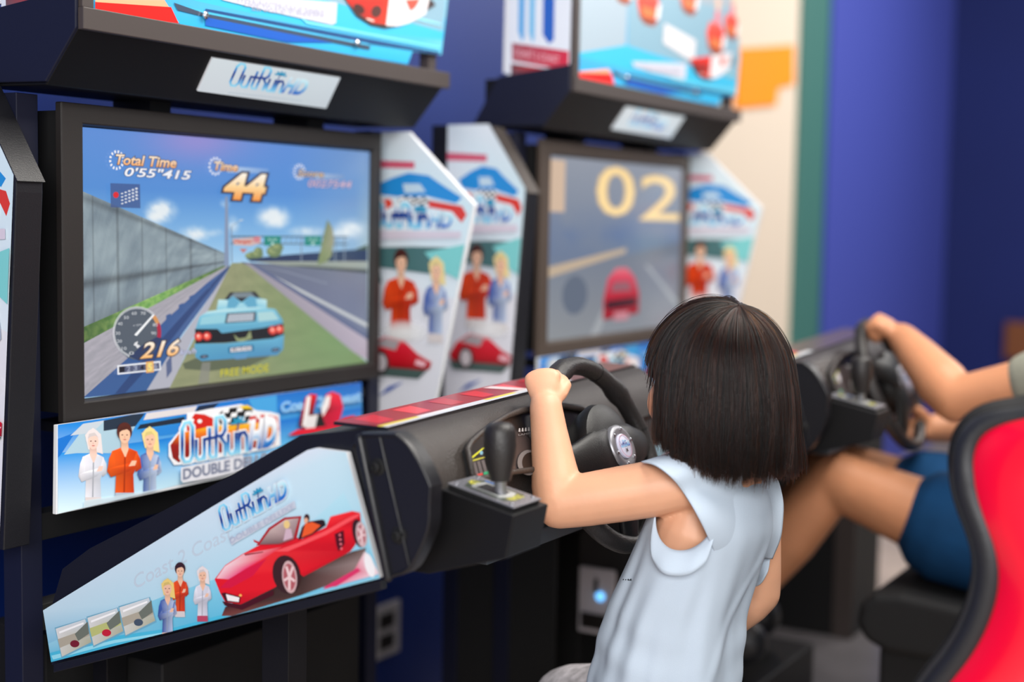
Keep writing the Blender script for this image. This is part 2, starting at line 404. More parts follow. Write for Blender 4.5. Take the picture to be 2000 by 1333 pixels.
def figure(A, x, y, h, top, top2, hair, skin=(238, 190, 160), low=(215, 205, 205), wide=1.0, long_hair=False):
    """a simple printed half-length figure, head at (x, y), h tall"""
    u = h/8.2; w_ = u*wide
    if long_hair: A.poly([(x-1.0*u, y-0.6*u), (x, y-1.5*u), (x+1.0*u, y-0.7*u), (x+1.25*u, y+1.8*u), (x-0.6*u, y+1.2*u)], hair)
    sh = lambda c, k: tuple(max(0, min(255, v*k)) for v in c)
    L_ = [(x-1.55*w_, y+2.15*u), (x-.5*w_, y+1.75*u), (x+.5*w_, y+1.75*u), (x+1.6*w_, y+2.2*u), (x+1.75*w_, y+3.2*u), (x+1.1*w_, y+5.0*u), (x+1.2*w_, y+7.3*u), (x-1.15*w_, y+7.3*u), (x-1.05*w_, y+5.0*u), (x-1.7*w_, y+3.2*u)]
    A.poly(L_, None, cols=[top, sh(top, 1.12), top, top2, top2, sh(top2, .9), top2, top, sh(top, .85), top])
    A.poly([(x-1.5*w_, y+2.2*u), (x-1.9*w_, y+3.0*u), (x-2.15*w_, y+4.6*u), (x-1.7*w_, y+5.3*u), (x-1.2*w_, y+4.9*u), (x-1.15*w_, y+3.4*u)], None, cols=[sh(top, 1.1), top, sh(top, .85), sh(top, .8), top2, top])
    A.poly([(x+1.5*w_, y+2.2*u), (x+1.95*w_, y+3.0*u), (x+2.1*w_, y+4.2*u), (x+1.4*w_, y+4.7*u), (x+1.1*w_, y+3.4*u)], None, cols=[top, top2, sh(top2, .85), sh(top2, .8), top])
    A.poly([(x-.42*u, y+.9*u), (x+.42*u, y+.9*u), (x+.5*u, y+1.9*u), (x+.1*u, y+3.0*u), (x-.4*u, y+1.9*u)], None, cols=[sh(skin, .85), sh(skin, .85), skin, skin, skin])
    A.ell(x, y-.22*u, .92*u, 1.12*u, hair); A.ell(x+.03*u, y+.22*u, .66*u, .98*u, skin)
    A.poly([(x-.66*u, y-.1*u), (x-.5*u, y-.75*u), (x+.2*u, y-.9*u), (x+.72*u, y-.2*u), (x+.3*u, y-.5*u), (x-.3*u, y-.35*u)], sh(hair, .9))
    for q in (-.27, .3): A.ell(x+q*u, y+.18*u, .11*u, .07*u, (70, 50, 48))
    A.poly([(x+.0*u, y+.3*u), (x+.1*u, y+.5*u), (x-.08*u, y+.52*u)], sh(skin, .85)); A.ell(x+.03*u, y+.74*u, .2*u, .07*u, (196, 110, 104))
    A.poly([(x-2.0*w_, y+4.3*u), (x-1.0*w_, y+4.0*u), (x+.9*w_, y+3.5*u), (x+1.5*w_, y+3.9*u), (x+.5*w_, y+4.6*u), (x-1.7*w_, y+5.3*u)], None, cols=[sh(top, .95), sh(top, 1.1), sh(top2, 1.1), top2, sh(top2, .85), sh(top, .8)])
    A.poly([(x+.9*w_, y+3.3*u), (x+1.5*w_, y+3.3*u), (x+1.3*w_, y+3.9*u), (x+.5*w_, y+4.0*u)], skin)
    A.stroke(lambda a_, b_: (a_, b_), [(x+.05*u, y+2.9*u), (x-.05*w_, y+7.1*u)], .14*u, sh(top2, .8))
    A.poly([(x-1.15*w_, y+7.2*u), (x+1.2*w_, y+7.2*u), (x+1.3*w_, y+8.2*u), (x-1.2*w_, y+8.2*u)], low)
def checks(A, bl, br, tl, n, m_, ca=(25, 25, 30), cb=(245, 245, 245)):
    bl, ex, ey = np.array(bl, float), np.array(br, float)-np.array(bl), np.array(tl, float)-np.array(bl)
    for i in range(n):
        for j in range(m_):
            q = [bl+ex*(i+a)/n+ey*(j+b)/m_ for a, b in ((0, 0), (1, 0), (1, 1), (0, 1))]
            A.poly([tuple(p) for p in q], ca if (i+j) % 2 else cb)

# ------------------------------------------------------------------ the room
WY = 0.40
back_x = U(1840, 600, Y=WY)[0]
struct(box('floor', (-4, -4, -1.0), (back_x+0.2, WY, -0.95), M['floor']))
struct(box('wall_back', (-4, WY, -0.95), (U(1606, 600, Y=WY)[0], WY+0.1, 2.2), M['blue']))
struct(box('wall_back_far', (U(1606, 600, Y=WY)[0], WY, -0.95), (back_x+0.1, WY+0.1, 2.2), M['blue_lit']))
struct(box('wall_right', (back_x, -4, -0.95), (back_x+0.1, WY, 2.2), M['blue_shaded']))
xa, xb, xc = U(1380, 300, Y=WY-.02)[0], U(1553, 300, Y=WY-.02)[0], U(1606, 300, Y=WY-.02)[0]
struct(box('trim_1', (xb, WY-.035, -0.95), (xc, WY-.001, 2.2), M['green'], bev=0.004))
t = box('trim_2', (xa, WY-.02, -0.95), (xb, WY-.001, 2.2), M['cream'], bev=0.003); struct(t)
A_ = Art('Y', WY-.022)
op = [(1440, 95), (1546, 88), (1546, 165), (1515, 172), (1512, 205), (1434, 212)]
q = [A_.P(*p) for p in op]
o = prism('orange_panel', q, (0, -0.012, 0), M['orange'], base=(q[0][0], WY, -0.95)); tag(o, 'orange stepped panel fixed to the cream wall strip', 'wall panel')
qx = back_x-.02
p0, p1 = U(1962, 700, X=qx), U(2030, 632, X=qx)
o = box('notice_board', (qx-.02, p1[1], p0[2]), (back_x-.001, p0[1], p1[2]), M['brown'], bev=0.004, base=(qx, p0[1], p0[2])); tag(o, 'brown board on the dark blue side wall', 'board')

# ------------------------------------------------------------------ arcade cabinet
BOFF = np.array((1.185, -0.12, 0.016))           # second cabinet, measured from the first
COFF = np.array((1.185, -0.088, 0.0))            # and its console
def c_(ox, oy, s):
    return lambda x, y: (ox+x/s, oy+y/s)
SCR = [(157, 248), (722, 297), (717, 708), (162, 779)]

def display_front(par):
    A = Art('Y', 0.0, clip=SCR)
    def sky(s, t, x, y):
        c = mixc((92, 140, 212), (70, 140, 208), np.clip(t*2.2, 0, 1))
        c = c*(1-np.clip((t-0.22)/0.3, 0, 1))[:, None]+np.array((168, 208, 236))*np.clip((t-0.22)/0.3, 0, 1)[:, None]
        pk = np.exp(-((x-385)/95)**2-((y-272)/45)**2)*0.75; c = c*(1-pk)[:, None]+np.array((160, 140, 205))*pk[:, None]
        gr = np.clip((s-0.72)/0.28, 0, 1)*0.5; c = c*(1-gr)[:, None]+np.array((136, 158, 184))*gr[:, None]
        ge = np.clip((s-0.95)/0.05, 0, 1)*0.5*np.clip(t*2, 0, 1); c = c*(1-ge)[:, None]+np.array((205, 214, 196))*ge[:, None]
        for cx, cy, rx, ry, am in ((315, 413, 24, 19, .95), (302, 425, 16, 12, .7), (533, 424, 27, 18, .9), (545, 432, 16, 12, .7), (380, 458, 26, 14, .7), (684, 448, 26, 18, .75), (665, 456, 22, 9, .6), (600, 452, 34, 9, .5), (440, 398, 10, 8, .4), (455, 440, 12, 16, .5), (420, 455, 18, 8, .35)):
            n = noise2(x/9+cx, y/9, 3); g = np.clip(am*1.5*np.exp(-((x-cx)/rx)**2-((y-cy)/ry)**2)*(0.45+n*1.1)-0.12, 0, 0.95)
            c = c*(1-g)[:, None]+np.array((232, 238, 240))*g[:, None]
        return c
    A.grid(SCR, 140, 130, sky)
    # concrete wall
    def wall(s, t, x, y):
        n = noise2(s*9, t*6+x/60, 5); st = noise2(s*40+t*9, t*3, 8)
        c = mixc((104, 120, 132), (158, 174, 180), np.clip(0.25+0.9*(n-0.5)+0.6*st, 0, 1))
        bd = np.exp(-((t-0.62)/0.035)**2)*0.5+np.exp(-((t-0.04)/0.03)**2)*0.35; c = c*(1-bd*0.6)[:, None]
        jt = (np.abs(((s*6) % 1)-0.5) < 0.03)*0.16; c = c*(1-jt)[:, None]
        sh = np.clip((t-0.8)/0.2, 0, 1)*0.25; return c*(1-sh)[:, None]
    A.grid([(157, 372), (444, 497), (444, 519), (161, 668)], 110, 50, wall)
    def grass(s, t, x, y):
        n = noise2(s*50, t*8, 9); return mixc((70, 118, 62), (150, 178, 100), np.clip(n*1.4-0.2, 0, 1))*(0.75+0.45*np.exp(-((s-0.5)/0.3)**2))[:, None]
    A.grid([(161, 640), (444, 516), (445, 522), (161, 702)], 80, 10, grass)
    def path(s, t, x, y):
        n = noise2(s*14+t*30, t*5, 4); return mixc((146, 146, 154), (186, 180, 190), n)
    A.grid([(161, 672), (442, 520), (446, 522), (162, 779)], 60, 24, path)
    z = c_(150, 520, 4.878)
    A.poly([z(60, 1255), z(470, 890), z(850, 510), z(1240, 160), z(1440, 5), z(1475, -10), z(1300, 250), z(1010, 640), z(880, 840), z(660, 1195)], None,
           cols=[(58, 92, 148)]*4+[(90, 110, 150)]*2+[(72, 100, 150)]*2+[(58, 96, 150)]*2)
    A.poly([z(360, 1220), z(620, 900), z(1000, 480), z(1440, 5), z(1470, -8), z(1120, 420), z(760, 880), z(460, 1210)], (44, 70, 120))
    A.poly([z(660, 1195), z(880, 840), z(1300, 250), z(1475, -10), z(1490, -8), z(1340, 270), z(1100, 700), z(890, 1160)], (178, 178, 190))
    for bx, by, h in ((850, 470, 60), (970, 370, 60), (1070, 290, 45), (1230, 175, 25)):
        A.poly([z(bx, by), z(bx+46, by-20), z(bx+46, by+h), z(bx, by+h+30)], (60, 92, 146))
    A.poly([z(850, 920), z(900, 850), z(905, 1000), z(855, 1070)], (92, 104, 140))
    def median(s, t, x, y):
        n = noise2(s*10, t*18, 12); c = mixc((132, 138, 104), (158, 160, 122), n)
        g = np.clip(s*1.3-0.35, 0, 1)*np.clip(t*1.3, 0, 1)*0.7; return c*(1-g)[:, None]+np.array((104, 150, 92))*g[:, None]
    A.grid([(452, 514), (480, 513), (717, 708), (330, 760)], 60, 60, median)
    A.poly([(470, 512), (717, 528), (717, 670), (600, 596), (520, 540)], None, cols=[(104, 112, 132), (118, 124, 142), (112, 122, 148), (108, 116, 144), (104, 112, 136)])
    A.poly([(492, 521), (520, 531), (717, 632), (717, 640)], (196, 200, 202))
    A.poly([(505, 520), (560, 530), (640, 553), (638, 556), (560, 533)], (128, 136, 156))
    A.poly([(478, 514), (486, 514), (717, 662), (717, 704), (690, 688)], None, cols=[(150, 146, 158), (150, 146, 158), (184, 172, 186), (176, 166, 180), (170, 160, 176)])
    A.poly([(485, 514), (500, 517), (717, 652), (717, 664)], (96, 106, 138))
    A.poly([(496, 511), (717, 511), (717, 530), (560, 520)], None, cols=[(160, 168, 160), (168, 176, 168), (142, 152, 150), (130, 140, 130)])
    A.poly([(480, 506), (560, 498), (717, 486), (717, 511), (490, 511)], (38, 56, 92))
    A.poly([(690, 489), (717, 478), (717, 487)], (70, 90, 70))
    A.poly([(560, 518), (717, 527), (717, 534), (600, 523)], (60, 68, 70))
    # gantry, signs, trees, lamp post
    for x in (452, 588, 654, 672): A.line(x, 462, x, 511, 2.2, (128, 142, 160))
    A.line(449, 462, 679, 463, 2.6, (84, 104, 122)); A.line(449, 476, 679, 477, 2.6, (92, 112, 130))
    for i in range(22): A.line(452+i*10.3, 476, 457+i*10.3, 463, 1.0, (110, 130, 146))
    for x0, s_ in ((515, 'Smile'), (594, 'Smooth')):
        A.poly([(x0, 461), (x0+32, 461), (x0+32, 480), (x0, 480)], (22, 134, 122)); A.text(s_, (x0+7, 471), (x0+25, 471), (x0+7, 465), (190, 230, 220))
        A.poly([(x0+12, 478), (x0+20, 478), (x0+16, 473)], (205, 235, 230))
    A.poly([(453, 467), (490, 464), (508, 462), (508, 475), (488, 481), (456, 479)], (206, 176, 172))
    A.text('Danger', (455, 477), (492, 477), (455, 468), (206, 92, 74), bold=0.03, shear=0.3); A.ell(500, 468, 7, 6, (206, 130, 140))
    A.poly([(466, 486), (482, 486), (474, 495)], (190, 120, 116))
    for tx, ty, rx, ry in ((503, 492, 9, 9), (497, 498, 16, 7), (534, 491, 15, 12), (540, 484, 12, 8), (486, 500, 9, 6)):
        A.ell(tx, ty, rx, ry, (112, 132, 92)); A.ell(tx-3, ty-2, rx*.6, ry*.55, (146, 160, 110))
    A.poly([(638, 429), (648, 446), (651, 470), (646, 500), (636, 512), (618, 518), (624, 490), (630, 460)], None, cols=[(110, 128, 90), (150, 150, 120), (156, 154, 128), (140, 150, 110), (128, 140, 100), (126, 142, 98), (132, 144, 100), (120, 134, 92)])
    A.poly([(438, 384), (443, 384), (446, 520), (436, 520)], (132, 148, 176)); A.line(450, 443, 451, 512, 2.4, (128, 146, 168)); A.line(450, 442, 468, 431, 1.4, (150, 170, 190)); A.line(465, 431, 473, 430, 2.4, (190, 205, 215))
    # the car ahead
    B1, B2, B3 = (96, 168, 200), (124, 196, 220), (196, 232, 236)
    A.poly([z(1000, 930), z(1120, 880), z(1900, 830), z(1960, 760), z(1800, 880), z(1620, 960), z(1250, 1000), z(1020, 980)], (96, 104, 82))
    A.poly([z(1390, 330), z(1450, 250), z(1690, 243), z(1760, 330), z(1700, 350), z(1420, 360)], (34, 40, 52))
    A.poly([z(1440, 300), z(1490, 255), z(1650, 250), z(1700, 300)], (120, 134, 142))
    A.poly([z(1340, 320), z(1430, 320), z(1480, 285), z(1560, 345), z(1640, 285), z(1700, 300), z(1800, 320), z(1800, 420), z(1320, 430)], None, cols=[B3, B2, B1, B2, B1, B1, B3, B2, B2])
    A.poly([z(1430, 325), z(1480, 285), z(1545, 350), z(1500, 400), z(1420, 400)], B1); A.poly([z(1580, 350), z(1640, 285), z(1695, 310), z(1710, 390), z(1620, 395)], B1)
    A.poly([z(1120, 600), z(1160, 480), z(1240, 430), z(1400, 410), z(1720, 390), z(1880, 410), z(1950, 510), z(1960, 580), z(1340, 640)], None, cols=[B1, B2, B3, B3, B3, B2, B1, B1, B2])
    A.poly([z(1180, 490), z(1330, 460), z(1410, 460), z(1400, 540), z(1160, 560)], (150, 206, 220)); A.poly([z(1710, 440), z(1860, 430), z(1920, 510), z(1720, 530)], (172, 212, 216))
    A.poly([z(1420, 450), z(1700, 435), z(1690, 525), z(1400, 545)], (32, 44, 60)); A.poly([z(1434, 460), z(1680, 446), z(1672, 518), z(1418, 535)], (188, 196, 206))
    for k in range(4): A.line(*z(1432, 472+k*16), *z(1676, 458+k*16), 1.0, (140, 150, 166))
    A.poly([z(1115, 600), z(1340, 600), z(1370, 625), z(1760, 590), z(1955, 545), z(1960, 650), z(1860, 690), z(1400, 730), z(1120, 740)], (16, 20, 28))
    A.poly([z(1110, 740), z(1400, 735), z(1860, 690), z(1965, 650), z(1955, 790), z(1900, 850), z(1500, 880), z(1180, 905), z(1120, 870)], None, cols=[B1, B1, (104, 178, 210), B1, (84, 150, 190), (76, 140, 184), (80, 150, 194), (76, 146, 188), (84, 156, 194)])
    A.poly([z(1330, 600), z(1370, 585), z(1720, 560), z(1760, 590), z(1370, 640)], B1)
    for cx, cy in ((1150, 672), (1228, 668), (1855, 612), (1918, 602)):
        A.ell(*z(cx, cy), 8.6, 8.6, (200, 40, 40)); A.ell(*z(cx, cy), 5.4, 5.4, (255, 112, 92)); A.ell(*z(cx-6, cy-8), 2.2, 2.2, (255, 214, 200))
    A.poly([z(1480, 650), z(1530, 690), z(1600, 680), z(1640, 610), z(1655, 690), z(1560, 720), z(1510, 712)], (146, 156, 112))
    A.poly([z(1430, 775), z(1670, 748), z(1675, 805), z(1432, 830)], (30, 108, 148)); A.poly([z(1450, 782), z(1650, 760), z(1652, 800), z(1452, 820)], (224, 220, 222))
    A.text('MU 92 KD', z(1470, 812), z(1640, 793), z(1470, 780), (130, 120, 130), bold=0.02)
    A.poly([z(1470, 850), z(1620, 830), z(1600, 880), z(1500, 890)], (92, 150, 196))
    for cx, cy in ((1200, 862), (1880, 798)): A.ell(*z(cx, cy), 8.5, 3.6, (40, 50, 70), rot=-8); A.ell(*z(cx, cy), 5, 1.8, (120, 130, 150), rot=-8)
    A.poly([z(1130, 1180), z(1180, 920), z(1260, 915), z(1240, 1150)], (140, 140, 134), a=0.7)
    # dial, speed, gears
    A.ell(*z(560, 640), 45, 52, (84, 94, 106), rot=0); A.poly([z(490, 860), z(600, 760), z(780, 655), z(795, 690), z(690, 840), z(580, 905)], (44, 60, 98))
    A.ring(*z(560, 632), 48, 51, 5, (226, 228, 232), dots=1, n=110, a0=110, a1=318)
    A.ring(*z(560, 632), 47, 51, 8, (214, 150, 90), n=6, a0=318, a1=338); A.ring(*z(560, 632), 47, 51, 8, (176, 36, 66), n=12, a0=338, a1=372)
    for k, (tx, ty) in enumerate(((505, 830), (435, 785), (390, 715), (375, 640), (395, 550), (455, 490), (530, 450), (615, 450), (730, 560), (715, 640))):
        A.text(str(k*10), z(tx-22, ty+14), z(tx+24, ty+14), z(tx-22, ty-16), (206, 210, 214))
    A.text('x rpm', z(520, 580), z(600, 570), z(520, 560), (196, 200, 206))
    A.poly([z(530, 655), z(555, 665), z(722, 470), z(708, 460)], (244, 246, 248))
    A.poly([z(535, 730), z(565, 715), z(560, 745), z(590, 760), z(560, 785), z(545, 760), z(525, 755)], (226, 226, 228))
    A.text('216', z(592, 880), z(950, 845), z(600, 735), (250, 206, 150), bold=0.02, shear=0.25, outline=(70, 62, 70), ow=0.05, stops=[(0, (250, 186, 110)), (1, (255, 244, 226))])
    A.text('km/h', z(970, 845), z(1120, 830), z(970, 795), (196, 200, 226), bold=0.02, shear=0.2, outline=(66, 74, 110))
    A.poly([z(368, 945), z(780, 903), z(785, 990), z(370, 1035)], (236, 238, 244)); A.poly([z(384, 958), z(768, 920), z(772, 978), z(386, 1018)], (84, 90, 118))
    for k in range(6): A.text(str(k+1), z(395+k*64, 1010-k*6.3), z(428+k*64, 1006-k*6.3), z(395+k*64, 962-k*6.3), (24, 26, 40) if k in (0, 3) else (150, 156, 178), bold=0.03)
    A.poly([z(640, 912), z(712, 905), z(716, 1010), z(642, 1018)], (240, 176, 84)); A.poly([z(652, 922), z(702, 917), z(705, 1000), z(654, 1006)], (216, 190, 140)); A.text('5', z(662, 998), z(696, 994), z(662, 930), (250, 222, 120), bold=0.04)
    A.text('FREE MODE', z(1352, 1058), z(1812, 1003), z(1352, 985), (214, 206, 40), bold=0.0, outline=(110, 112, 60), ow=0.02)
    # head-up lettering
    for cx, cy, rx in ((224, 313, 15), (417, 325, 14), (581, 336, 12)): A.ring(cx, cy, rx, rx*1.3, 5.5, (236, 238, 246), dots=1, n=26)
    ORG = [(0, (240, 170, 110)), (0.6, (250, 214, 176)), (1, (244, 226, 206))]
    A.text('Total Time', (223, 321), (340, 328), (223, 302), None, bold=0.025, shear=0.22, outline=(84, 66, 66), ow=0.045, stops=ORG)
    A.text('0\'55"415', (240, 344), (369, 351), (240, 327), (240, 240, 246), bold=0.02, shear=0.22, outline=(70, 84, 120), ow=0.04)
    A.poly([(440, 325), (520, 330), (520, 339), (440, 337)], None, cols=[(196, 216, 236), (120, 160, 214), (110, 152, 208), (196, 216, 236)], a=0.8)
    A.text('Time', (415, 332), (460, 335), (415, 316), None, bold=0.025, shear=0.22, outline=(84, 66, 66), ow=0.045, stops=ORG)
    A.text('44', (437, 386), (512, 390), (437, 340), None, bold=0.05, shear=0.22, outline=(58, 50, 66), ow=0.06, stops=[(0, (244, 150, 60)), (0.5, (252, 214, 150)), (1, (255, 246, 232))])
    A.poly([(610, 338), (668, 342), (668, 350), (610, 349)], None, cols=[(180, 198, 220), (120, 150, 196), (116, 146, 192), (180, 198, 220)], a=0.8)
    A.text('Score', (577, 344), (628, 347), (577, 331), None, bold=0.02, shear=0.22, outline=(84, 76, 86), ow=0.04, stops=[(0, (206, 170, 130)), (1, (216, 196, 170))])
    A.text('0027544', (598, 365), (682, 368), (598, 351), (206, 176, 196), bold=0.015, shear=0.22, outline=(90, 92, 140), ow=0.03)
    A.poly([(211, 358), (269, 360), (270, 407), (212, 405)], (62, 86, 140), a=0.85)
    A.ell(222, 381, 5.5, 6, (220, 36, 44))
    for i in range(4):
        for j in range(5): A.poly([(231+j*7, 378+i*6.5-j*2.6), (235+j*7, 376.5+i*6.5-j*2.6), (237+j*7, 378.5+i*6.5-j*2.2), (233+j*7, 380+i*6.5-j*2.2)], (214, 218, 228))
    return A.build('display', M['lcd'], par)

SCRB = [(1072, 307), (1337, 326), (1323, 632), (1059, 666)]
def display_back(par):
    A = Art('Y', 0.0, clip=None, off=BOFF)
    q3 = [np.array((0, 0, .398)), np.array((.708, 0, .398)), np.array((.708, 0, 0)), np.array((0, 0, 0))]
    def P(x, y):            # the picture's own axes: fractions of its width and height
        return np.array((x*.708, 0.0, (1-y)*.398))
    A.P = P
    def bg(s, t, x, y):
        c = mixc((146, 152, 164), (112, 124, 144), np.clip(t*1.8, 0, 1)); c = c*(1-np.clip(t-0.5, 0, 1)*0.3)[:, None]+np.array((128, 134, 142))*(np.clip(t-0.5, 0, 1)*0.3)[:, None]
        n = noise2(s*7, t*7, 21); m_ = np.clip((0.62-np.abs(t-0.42)*3.4), 0, 0.6)*np.clip(n*2-0.5, 0, 1); c = c*(1-m_)[:, None]+np.array((82, 108, 156))*m_[:, None]
        return c
    A.grid([(0, 0), (1, 0), (1, 1), (0, 1)], 30, 26, bg)
    A.poly([(0, .64), (1, .47), (1, 1), (0, 1)], None, cols=[(124, 132, 144), (104, 112, 130), (132, 138, 146), (138, 142, 146)])
    A.poly([(0, .60), (.55, .50), (.55, .53), (0, .66)], (190, 170, 146))
    A.poly([(.3, 1), (.52, .62), (.54, .62), (.36, 1)], (160, 164, 168)); A.poly([(.72, .6), (1, .86), (1, .9), (.71, .62)], (158, 164, 170))
    Y1 = (255, 222, 158)
    A.text('1', (.0, .30), (.11, .30), (.0, .02), (222, 190, 158), bold=0.0, a=0.8)
    A.text('0', (.33, .31), (.60, .31), (.33, .03), Y1, bold=0.0, outline=(206, 180, 142), ow=0.02); A.text('2', (.66, .33), (.97, .33), (.66, .06), Y1, bold=0.0, outline=(206, 180, 142), ow=0.02)
    A.poly([(.39, .80), (.42, .68), (.48, .62), (.56, .62), (.62, .68), (.66, .78), (.66, .90), (.39, .92)], None, cols=[(180, 20, 40), (214, 60, 84), (226, 120, 130), (226, 110, 124), (214, 60, 84), (180, 20, 40), (150, 10, 26), (150, 10, 26)])
    A.poly([(.41, .81), (.64, .80), (.64, .85), (.41, .86)], (60, 10, 20)); A.poly([(.46, .70), (.58, .70), (.6, .76), (.44, .76)], (150, 90, 100)); A.poly([(.47, .88), (.58, .88), (.58, .93), (.47, .93)], (196, 130, 140))
    A.ell(.19, .76, .085, .11, (96, 106, 122))
    return A.build('display', M['lcd'], par)

def marquee_art(par, Yp):
    zr = Art('Y', Yp)                                            # lower part, seen on the near cabinet
    A = Art('Y', Yp)
    XZ = [(-.075, .545), (.675, .553), (.69, .578), (.785, .582), (.806, .69), (.75, .82), (.70, .90), (-.075, .90)]
    A3 = lambda x, z: np.array((x, Yp, z))
    def P2(fx): return lambda x, y: fx(x, y)
    # switch the pen to plain panel coordinates (metres x1000) for the broad shapes
    A.P = lambda x, y: A3(x/1000., y/1000.)
    A.poly([(x*1000, z*1000) for x, z in XZ], None, cols=[(40, 170, 226), (40, 170, 226), (60, 184, 228), (96, 200, 232), (126, 180, 200), (140, 166, 182), (146, 164, 178), (146, 168, 182)])
    A.poly([(-75, 592), (400, 585), (790, 610), (798, 650), (300, 640), (-75, 650)], (58, 186, 228))
    A.poly([(150, 640), (790, 626), (800, 720), (700, 860), (150, 880)], (134, 172, 192)); A.poly([(150, 760), (760, 800), (700, 885), (150, 890)], (158, 170, 182))
    A.poly([(-75, 600), (140, 640), (150, 890), (-75, 890)], (164, 182, 196))
    def kart(x, y, k):
        A.poly([(x-60*k, y), (x-46*k, y-34*k), (x-20*k, y-46*k), (x+30*k, y-46*k), (x+52*k, y-30*k), (x+62*k, y), (x+40*k, y+26*k), (x-40*k, y+30*k)], None, cols=[(232, 66, 40), (150, 70, 40), (140, 76, 46), (140, 76, 46), (170, 50, 30), (232, 60, 40), (244, 70, 50), (240, 96, 80)])
        A.poly([(x-36*k, y-8*k), (x+36*k, y-8*k), (x+30*k, y-28*k), (x-30*k, y-28*k)], (226, 120, 60)); A.poly([(x-10*k, y+30*k), (x+26*k, y+24*k), (x+20*k, y+70*k), (x-4*k, y+64*k)], (232, 120, 130)); A.ell(x+8*k, y+78*k, 15*k, 18*k, (226, 186, 160))
        A.poly([(x+36*k, y-30*k), (x+58*k, y-24*k), (x+66*k, y+10*k), (x+46*k, y+4*k)], (240, 236, 236))
    for x, y, k in ((250, 742, 1.0), (120, 762, .8), (640, 720, 1.0), (740, 760, .8), (470, 790, .9), (365, 812, .6), (560, 850, .7)): kart(x, y, k)
    A.poly([(330, 666), (510, 640), (515, 694), (335, 712)], (222, 220, 224)); 
    A.P = zr.P
    z = c_(400, 0, 4.0)
    # stripes along the lower edge, red flash, plate with small print, red car nose
    A.poly([(185, 0), (320, 0), (348, 44), (185, 10)], (255, 170, 130)); A.poly([(185, 4), (333, 14), (348, 46), (185, 22)], (246, 22, 14)); A.poly([(185, 22), (350, 46), (352, 54), (185, 28)], (78, 96, 112))
    A.poly([z(0, 68), z(60, 78), z(700, 196), z(1290, 305), z(1830, 405), z(1830, 425), z(1270, 340), z(650, 218), z(0, 90)], (30, 74, 128)); A.poly([(360, 12), z(0, 90), z(650, 218), z(1270, 340), z(1290, 358), z(640, 232), z(0, 106), (360, 16)], (70, 184, 228))
    A.poly([(338, 5), z(0, 106), z(640, 232), z(1290, 358), z(1280, 390), z(640, 262), z(0, 134), (346, 20)], (58, 74, 96)); A.poly([z(0, 134), z(640, 262), z(1000, 335), z(640, 330), z(0, 200)], (20, 90, 190))
    A.poly([z(740, 135), z(800, 165), z(1830, 365), z(1830, 382), z(790, 185)], (120, 220, 240)); A.poly([z(1640, 130), z(1840, 185), z(1840, 200), z(1640, 150)], (150, 226, 242))
    A.poly([z(100, -60), z(1030, 20), z(1020, 180), z(990, 195), z(500, 90), z(130, 0)], (206, 208, 222)); 
    for k in range(4): A.text(('INSERT COIN TO START', 'STEERING  PEDALS  SHIFT', 'ONE TO FOUR PLAYERS', 'SINGLE CREDIT')[k], z(180+k*60, -14+k*32), z(930, 108+k*12), z(180+k*60, -40+k*32), (166, 164, 184))
    A.poly([z(1080, -20), z(1720, -60), z(1800, 40), z(1620, 150), z(1520, 205), z(1400, 225), z(1290, 200), z(1180, 130)], (60, 44, 42)); A.poly([z(1090, -30), z(1430, -40), z(1420, 190), z(1300, 180), z(1190, 100), z(1110, 20)], None, cols=[(226, 40, 20), (240, 40, 16), (236, 60, 30), (190, 40, 24), (160, 34, 24), (190, 36, 22)])
    A.poly([z(1440, -40), z(1760, -60), z(1720, 110), z(1590, 180), z(1500, 205), z(1410, 200)], (232, 226, 230)); A.ell(*z(1200, 70), 12, 8, (66, 30, 26), rot=40); A.ell(*z(1335, 90), 10, 12, (80, 40, 34), rot=20); A.poly([z(1560, 0), z(1680, -10), z(1640, 60), z(1600, 90)], (232, 80, 60)); A.poly([z(1260, 140), z(1320, 160), z(1310, 170), z(1255, 150)], (250, 220, 210))
    A.poly([(190, 29), (351, 54), (715, 119), (713, 122), (350, 60), (187, 34)], (214, 224, 234))
    return A.build('artwork', M['ink'], par), XZ

